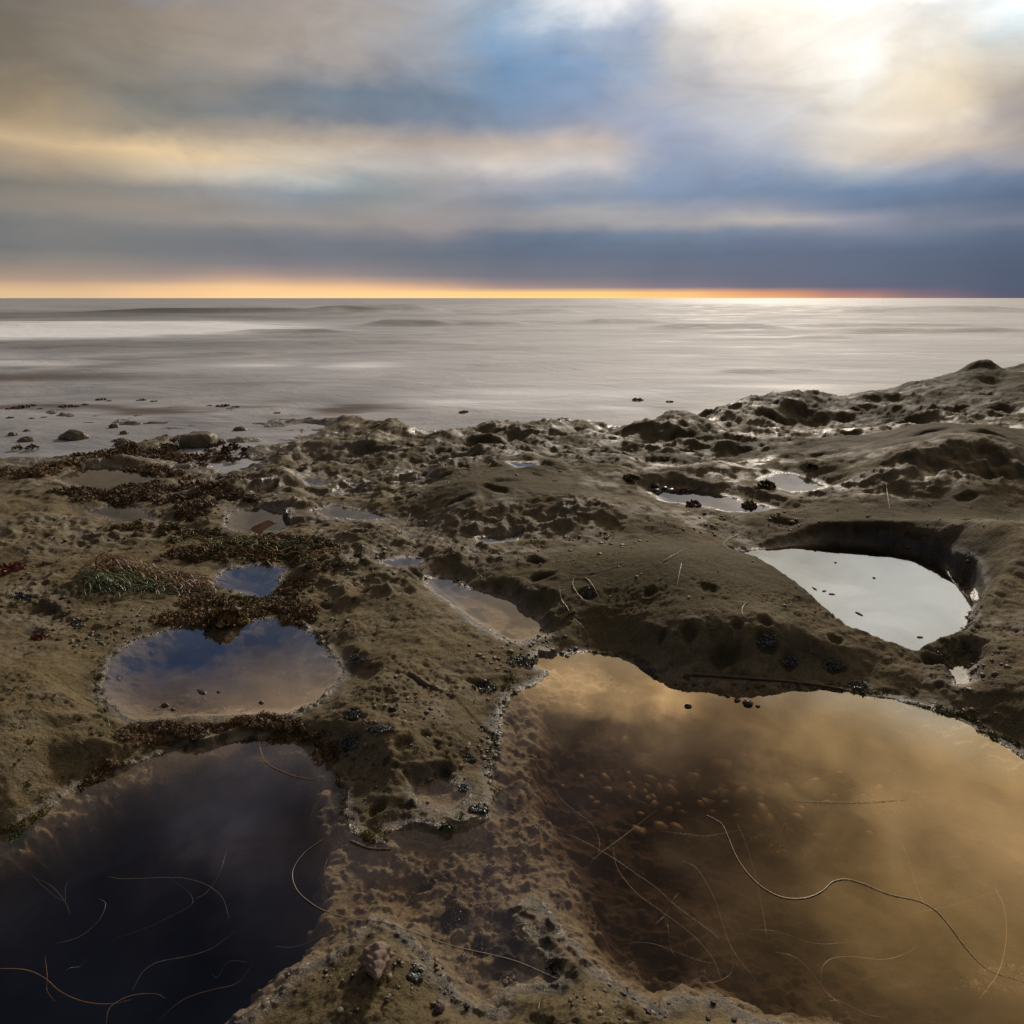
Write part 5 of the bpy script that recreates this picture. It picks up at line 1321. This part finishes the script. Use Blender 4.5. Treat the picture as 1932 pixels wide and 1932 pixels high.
def snail_mesh(name, turns=3.0, seg=14, sides=8, drop=1.0, knob=0, growth=.16, tk=.5):
    v, f, cap = coil(turns, growth, tk, drop, seg, sides, knob)
    tri = np.array([[a, b, c] for a, b, c, _ in cap])
    f3 = np.concatenate([f[:, [0, 1, 2]], f[:, [0, 2, 3]], tri])
    v = v - (0, 0, v[:, 2].min())
    return mesh_np(name, v, f3)


def place(o, px, py, wpx, base_half=1.0, rot=(0, 0, 0), sink=0.1, z=None):
    x, y, zz = unproj(px, py)
    if z is not None: zz = z
    dep = y * math.cos(PITCH) + (CAM_H - zz) * math.sin(PITCH)
    k = wpx * .5 * dep / 1288 / base_half
    o.location = (x, y, zz - sink * k); o.scale = (k, k, k); o.rotation_euler = rot
    return k


# the knobbly whelk on the near hump
nv_, na_ = 46, 56
t_ = np.linspace(0, 1, nv_); ang = np.linspace(0, 2 * np.pi, na_, endpoint=False)
prof = np.interp(t_, [0, .05, .2, .34, .5, .66, .78, .88, .95, 1], [.03, .12, .24, .37, .50, .62, .68, .64, .50, .10])
T, A_ = np.meshgrid(t_, ang, indexing='ij')
rr = prof[:, None] * (1 + .05 * np.sin(A_ * 2))
spiral = (A_ / (2 * np.pi))
for row, amp, nk in ((.76, .19, 8), (.54, .13, 9), (.35, .08, 9)):
    tt = T - row - .10 * (spiral - .5)
    rr = rr + amp * np.exp(-(tt / .075) ** 2) * (.5 + .5 * np.cos(A_ * nk + row * 9)) ** 1.5 * prof[:, None] * 1.25
    rr = rr - .06 * prof[:, None] * np.exp(-((tt + .11) / .025) ** 2)
rr = rr * (1 + .12 * perlin(np.cos(A_) * 2.2 + T * 3, np.sin(A_) * 2.2 + T * 5, 9) + .035 * perlin(np.cos(A_) * 8, np.sin(A_) * 8 + T * 22, 12))
wv = np.stack([rr * np.cos(A_), (T - .5) * 1.75, rr * np.sin(A_) * .85 + .42], -1).reshape(-1, 3)
wf = grid_faces(nv_, na_, True)
whelk = link('whelk_shell', mesh_np('whelk_shell', wv, wf), M['shell'], label='knobbly pinkish brown whelk on the sandy hump at the bottom', cat='shell')
place(whelk, 712, 1838, 66, .75, (R(-12), 0, R(14)), .06)
v, f = tube(smooth_line([(-.2, .62, .5), (.12, .7, .72), (.34, .55, .62), (.42, .2, .5)], 14), np.linspace(.05, .1, 15), sides=7)
link('shell_lip', mesh_np('shell_lip', v, f), M['shell'], parent=whelk)

o = link('banded_snail', snail_mesh('banded_snail', 4, 16, 9, 2.1, 0, .11, .42), M['stripe'], label='small banded snail shell tucked against the tip of the whelk', cat='snail')
place(o, 727, 1882, 20, 1.0, (R(75), 0, R(30)), -.5)
o = link('turban_snail', snail_mesh('turban_snail', 3.2, 20, 12, 1.0, 0, .15, .52), M['purple'], label='round purple turban snail right of the whelk by the near edge', cat='snail')
k = place(o, 828, 1906, 32, 1.0, (R(20), R(-15), R(40)), .12)
o = link('snail', snail_mesh('snail', 3, 14, 9, .9), M['dark'], label='dark lumpy snail right of the purple turban snail', cat='snail'); place(o, 877, 1903, 20, 1, (.2, .1, 1), .15)
o = link('snail', snail_mesh('snail', 3, 14, 9, .8), M['limpet'], label='grey snail nearest the bottom left of the whelk', cat='snail'); place(o, 640, 1915, 22, 1, (.1, .2, 2), .2)
o = link('snail', snail_mesh('snail', 3, 14, 9, .8), M['dark'], label='small black snail between the grey snail and the whelk', cat='snail'); place(o, 675, 1911, 15, 1, (.1, .2, 3), .2)
o = link('snail', snail_mesh('snail', 3, 14, 9, .8), M['limpet'], label='pale pink snail drowned beside the black weed mats', cat='snail'); place(o, 862, 1679, 14, 1, (.1, .2, 3), .2)
o = link('snail', snail_mesh('snail', 3, 14, 9, .8), M['dark'], label='black snail on the silt right of the pale pink snail', cat='snail'); place(o, 917, 1674, 10, 1, (.1, .2, 1), .2)
o = link('snail', snail_mesh('snail', 3, 14, 9, .8), M['dark'], label='dark snail in the water off the tip of the near right hump', cat='snail'); place(o, 1042, 1691, 11, 1, (.1, .2, 1), .2)
o = link('snail', snail_mesh('snail', 3, 14, 9, .9), M['stripe'], label='brown snail on the corner of the hump facing the shallows', cat='snail'); place(o, 951, 1860, 18, 1, (.1, .2, 1), .15)
for px, py, w, lab in [(1344,1895,14,'dark limpet on the near rim lobe of the large pool'),(1337,1925,18,'larger dark limpet below the one on the near rim lobe'),(1383,1927,16,'dark limpet right of the larger one on the near rim'),(1224,1912,18,'ribbed shell on the rim notch of the large pool'),
                       (1266,1467,15,'pale yellow shell') ][:4]:
    o = link('limpet', snail_mesh('limpet', 2, 12, 8, .5), M['dark'], label=lab, cat='limpet'); place(o, px, py, w, 1, (0, 0, px), .25)

# small dark snails and limpets dotted over the rock
proto = snail_mesh('periwinkle', 2.5, 8, 5, .9); pale = snail_mesh('pale_periwinkle', 2.5, 8, 5, .9)
proto.materials.append(M['dark']); pale.materials.append(M['limpet'])
spots = [(120,1470),(45,1392),(65,1390),(105,1398),(48,1420),(108,1414),(800,1328),(812,1335),(826,1330),(828,1343),(870,1367),(801,1356),(790,1413),(700,1258),(1275,1162),(1336,1164),(1345,1148),(1480,1143),(1492,1132),(1478,1157),(1300,1128),(1365,1126),(1185,1041),(1420,1060),(1595,1262),(1570,1245),(1540,1235),(1740,1330),(1835,1075),(1834,1115),(1915,1090),(1905,1105),(1210,1083),(1110,1090),(1700,870),(1790,890),(1810,940)]
g = np.random.default_rng(5); made = 0
for k in range(900):
    if k < len(spots): px, py = spots[k]
    else:
        px = g.uniform(10, 1922); py = 870 + 690 * g.uniform() ** .8
    x, y, z = unproj(px, py)
    i = min(np.searchsorted(ys, y), NR - 1); j = min(np.searchsorted(ts, x / (0.42 + 0.86 * max(y, .3))), NC - 1)
    if near_water[i, j] < .008 or z < SEA + .02: continue
    r = (.0022 + .0028 * g.uniform() ** 2) * (.7 + .45 * y)
    lightone = g.uniform() < .3
    o = bpy.data.objects.new('pale_periwinkle' if lightone else 'periwinkle', pale if lightone else proto); COL.objects.link(o)
    r *= .85; o.location = (x, y, z - r * .15); o.scale = (r, r, r * .6); o.rotation_euler = (g.normal(0, .3), g.normal(0, .3), g.uniform(0, 6))
    where = 'the rock tongue between the pools' if 560 < px < 1000 and py > 1180 else 'the sandy left bank' if px < 560 and py > 1040 else 'the big mound before the deep pale pool' if px >= 1000 and 1030 < py < 1300 and px < 1740 else 'the right hand rock bank' if px >= 1740 and py > 1000 else 'the far rock flats beyond the mounds' if py < 960 else 'the pitted rock in the middle distance'
    o['label'] = ('tiny pale periwinkle snail on ' if lightone else 'tiny black periwinkle snail on ') + where
    o['category'] = 'snail'; o['group'] = ('pale periwinkles on ' if lightone else 'black periwinkles on ') + where
    made += 1
    if made >= 280: break

# clusters of mussels packed in hollows
def mussel(seed, L_):
    g = np.random.default_rng(seed)
    u = np.linspace(0, np.pi, 6); a_ = np.linspace(0, 2 * np.pi, 7, endpoint=False)
    U, A2 = np.meshgrid(u, a_, indexing='ij')
    w = np.sin(U) * (1 + .35 * np.cos(U))
    v = np.stack([np.cos(U) * .5, w * np.cos(A2) * .26, w * np.sin(A2) * .2], -1).reshape(-1, 3) * L_
    return v, grid_faces(6, 7, True)


def rotm(g):
    q = g.normal(0, 1, 4); q /= np.linalg.norm(q); w, x, y, z = q
    return np.array([[1 - 2 * (y * y + z * z), 2 * (x * y - z * w), 2 * (x * z + y * w)], [2 * (x * y + z * w), 1 - 2 * (x * x + z * z), 2 * (y * z - x * w)], [2 * (x * z - y * w), 2 * (y * z + x * w), 1 - 2 * (x * x + y * y)]])


def mussels(px, py, rx, ry, n, label, seed, L_=.009):
    g = np.random.default_rng(seed); parts = []
    x0, y0, z0 = unproj(px, py)
    for k in range(n):
        a_, r = g.uniform(0, 6.28), math.sqrt(g.uniform())
        x, y, z = unproj(px + rx * r * math.cos(a_), py + ry * r * math.sin(a_))
        if abs(y - y0) > .12: continue
        v, f = mussel(k, L_ * g.uniform(.6, 1.2)); parts.append((v @ rotm(g).T + (x - x0, y - y0, z - z0 + L_ * .25), f))
    v, f = merge(parts)
    link('mussel_cluster', mesh_np('mussel_cluster', v, f), M['mussel'], loc=(x0, y0, z0), label=label, cat='mussels', group='clusters of small mussels packed in hollows')


for q in [(665,1352,14,8,60,'mussels in the upper hollow under the orange strand'),(718,1378,28,6,60,'line of mussels in a crack right of the orange strand'),(658,1405,20,11,90,'mussels filling the round hollow at the left edge of the rock tongue'),
          (915,1297,24,12,70,'mussels spilling to the shore at the right end of the ledge'),(905,1528,18,8,50,'mussels in the ring shaped hollow by the silty shallows'),(885,1433,10,7,24,'few mussels in the deep hollow on the right of the tongue'),
          (1446,1212,21,10,80,'mussels high on the flank of the big mound'),(1490,1251,18,9,60,'mussels midway down the flank of the big mound'),(1571,1260,20,7,60,'rightmost wide mussel cluster low on the big mound'),(1110,1121,12,8,40,'mussels inside the tan strand loop'),
          (145,1176,12,7,40,'round mussel nest below the surfgrass heap'),(40,1128,22,8,50,'mussel patch left of the surfgrass heap'),(787,1838,11,20,44,'wet glinting mussels in the slot right of the whelk'),(672,1247,14,8,40,'mussels at the left end of the cracked ledge'),
          (1222,1268,14,7,36,'mussels at the far shore of the large pool under the mound'),(1618,1295,18,8,46,'mussels on the rim right of the long black stick'),(875,1490,9,6,20,'mussels beside the clear puddle on the tongue'),(985,1250,30,12,70,'mussel crust at the far left corner of the large pool')]:
    mussels(*q, seed=int(q[0]))

# ------------------------------------------------------------------ pebbles and floating bits
pebm = []
for k in range(5):
    v, f = rock_mesh(600 + k, 1, .75, .45, 0, 2); pebm.append(mesh_np('pebble', v, f))
    pebm[-1].materials.append(M['pebble'])
g = np.random.default_rng(9)
for k in range(95):
    px = 1330 + g.normal(0, 125); py = 1500 + g.normal(0, 34)
    x, y, z = unproj(px, py)
    if z > -.02: continue
    r = (.007 + .011 * g.uniform() ** 1.6)
    o = bpy.data.objects.new('pebble', pebm[k % 5]); COL.objects.link(o)
    o.location = (x, y, z + r * .25); o.scale = (r, r * g.uniform(.7, 1.2), r); o.rotation_euler = (g.normal(0, .25), g.normal(0, .25), g.uniform(0, 6))
    o['label'] = 'rounded tan pebble on the murky bed of the large pool'; o['category'] = 'pebble'; o['group'] = 'pebbles on the bed of the large pool'
for px, py, w, lab in [(1373,1314,9,'first of the stones breaking the surface of the large pool, nearest its far shore'),(1391,1322,12,'second and wider stone in the row breaking the surface'),(1411,1328,20,'widest stone in the row breaking the surface of the large pool'),(1430,1333,9,'last small stone in the row breaking the surface'),
                       (1276,1291,8,'left one of the three stones off the end of the black stick'),(1293,1290,9,'middle one of the three stones off the end of the black stick'),(1311,1291,10,'right one of the three stones off the end of the black stick'),(1298,1333,14,'lone awash stone below the three stones'),
                       (311,1331,14,'white sided stone awash at the near edge of the oval pool'),(326,1339,9,'small stone right of the white sided one in the oval pool'),(493,1326,10,'stone awash near the right end of the oval pool'),(412,1306,7,'tiny stone awash beside the floating mussel shell')]:
    lev = 0.012 if px < 700 else 0.0
    x, y = at(px, py, lev); dep = float(y) * math.cos(PITCH) + CAM_H * math.sin(PITCH); r = w * .5 * dep / 1288
    v, f = rock_mesh(int(px), r, r * .8, r * .7, 0, 3)
    link('stone', mesh_np('stone', v, f), M['dark'], loc=(float(x), float(y), lev), label=lab, cat='stone')
for px, py, w, c, lab in [(1236,920,16,'dark','leftmost of the four black stones in the long thin pool'),(1254,924,12,'dark','black stone second from the left in the long thin pool'),(1239,931,16,'dark','nearest of the four black stones in the long thin pool'),(1264,932,20,'dark','widest of the four black stones in the long thin pool')]:
    x, y, z = unproj(px, py); dep = y * math.cos(PITCH) + CAM_H * math.sin(PITCH); r = w * .5 * dep / 1288
    v, f = rock_mesh(int(px), r, r * .8, r * .7, 0, 3)
    link('stone', mesh_np('stone', v, f), M[c], loc=(x, y, z + r * .3), label=lab, cat='stone')
x, y = at(380, 1305, .012)
v, f = mussel(1, .034); o = link('mussel_shell', mesh_np('mussel_shell', v, f), M['dark'], loc=(float(x), float(y), .012), label='single long mussel shell afloat in the oval pool', cat='shell'); o.rotation_euler = (0, 0, R(-35)); o.scale = (1, .8, .5)
for a, b, lab in [((1135,895),(1150,905),'left straw bit of the upper three on the deep pale pool'),((1172,908),(1185,909),'short middle straw bit of the upper three on the deep pale pool'),((1196,919),(1218,922),'right straw bit of the upper three on the deep pale pool'),((1298,988),(1322,1001),'thick slanting straw bit in the middle of the deep pale pool'),((1218,800),(1224,803),'tiny straw bit near the far shore of the deep pale pool'),((1530,1082),(1550,1084),'level straw bit near the near corner of the deep pale pool'),((1362,858),(1372,861),'tiny straw bit before the dark wall of the deep pale pool')]:
    (ax, ay), (bx, by) = r2([a, b]); x0, y0 = at(ax, ay, .009); x1, y1 = at(bx, by, .009)
    v, f = tube(smooth_line([(0, 0, 0), ((x1 - x0) * .5, (y1 - y0) * .5, .001), (x1 - x0, y1 - y0, 0)], 6), .0022, .0012, sides=6)
    link('straw', mesh_np('straw', v, f), M['grass_pale'], loc=(float(x0), float(y0), .009), label=lab, cat='straw', group='straw bits afloat on the deep pale pool')
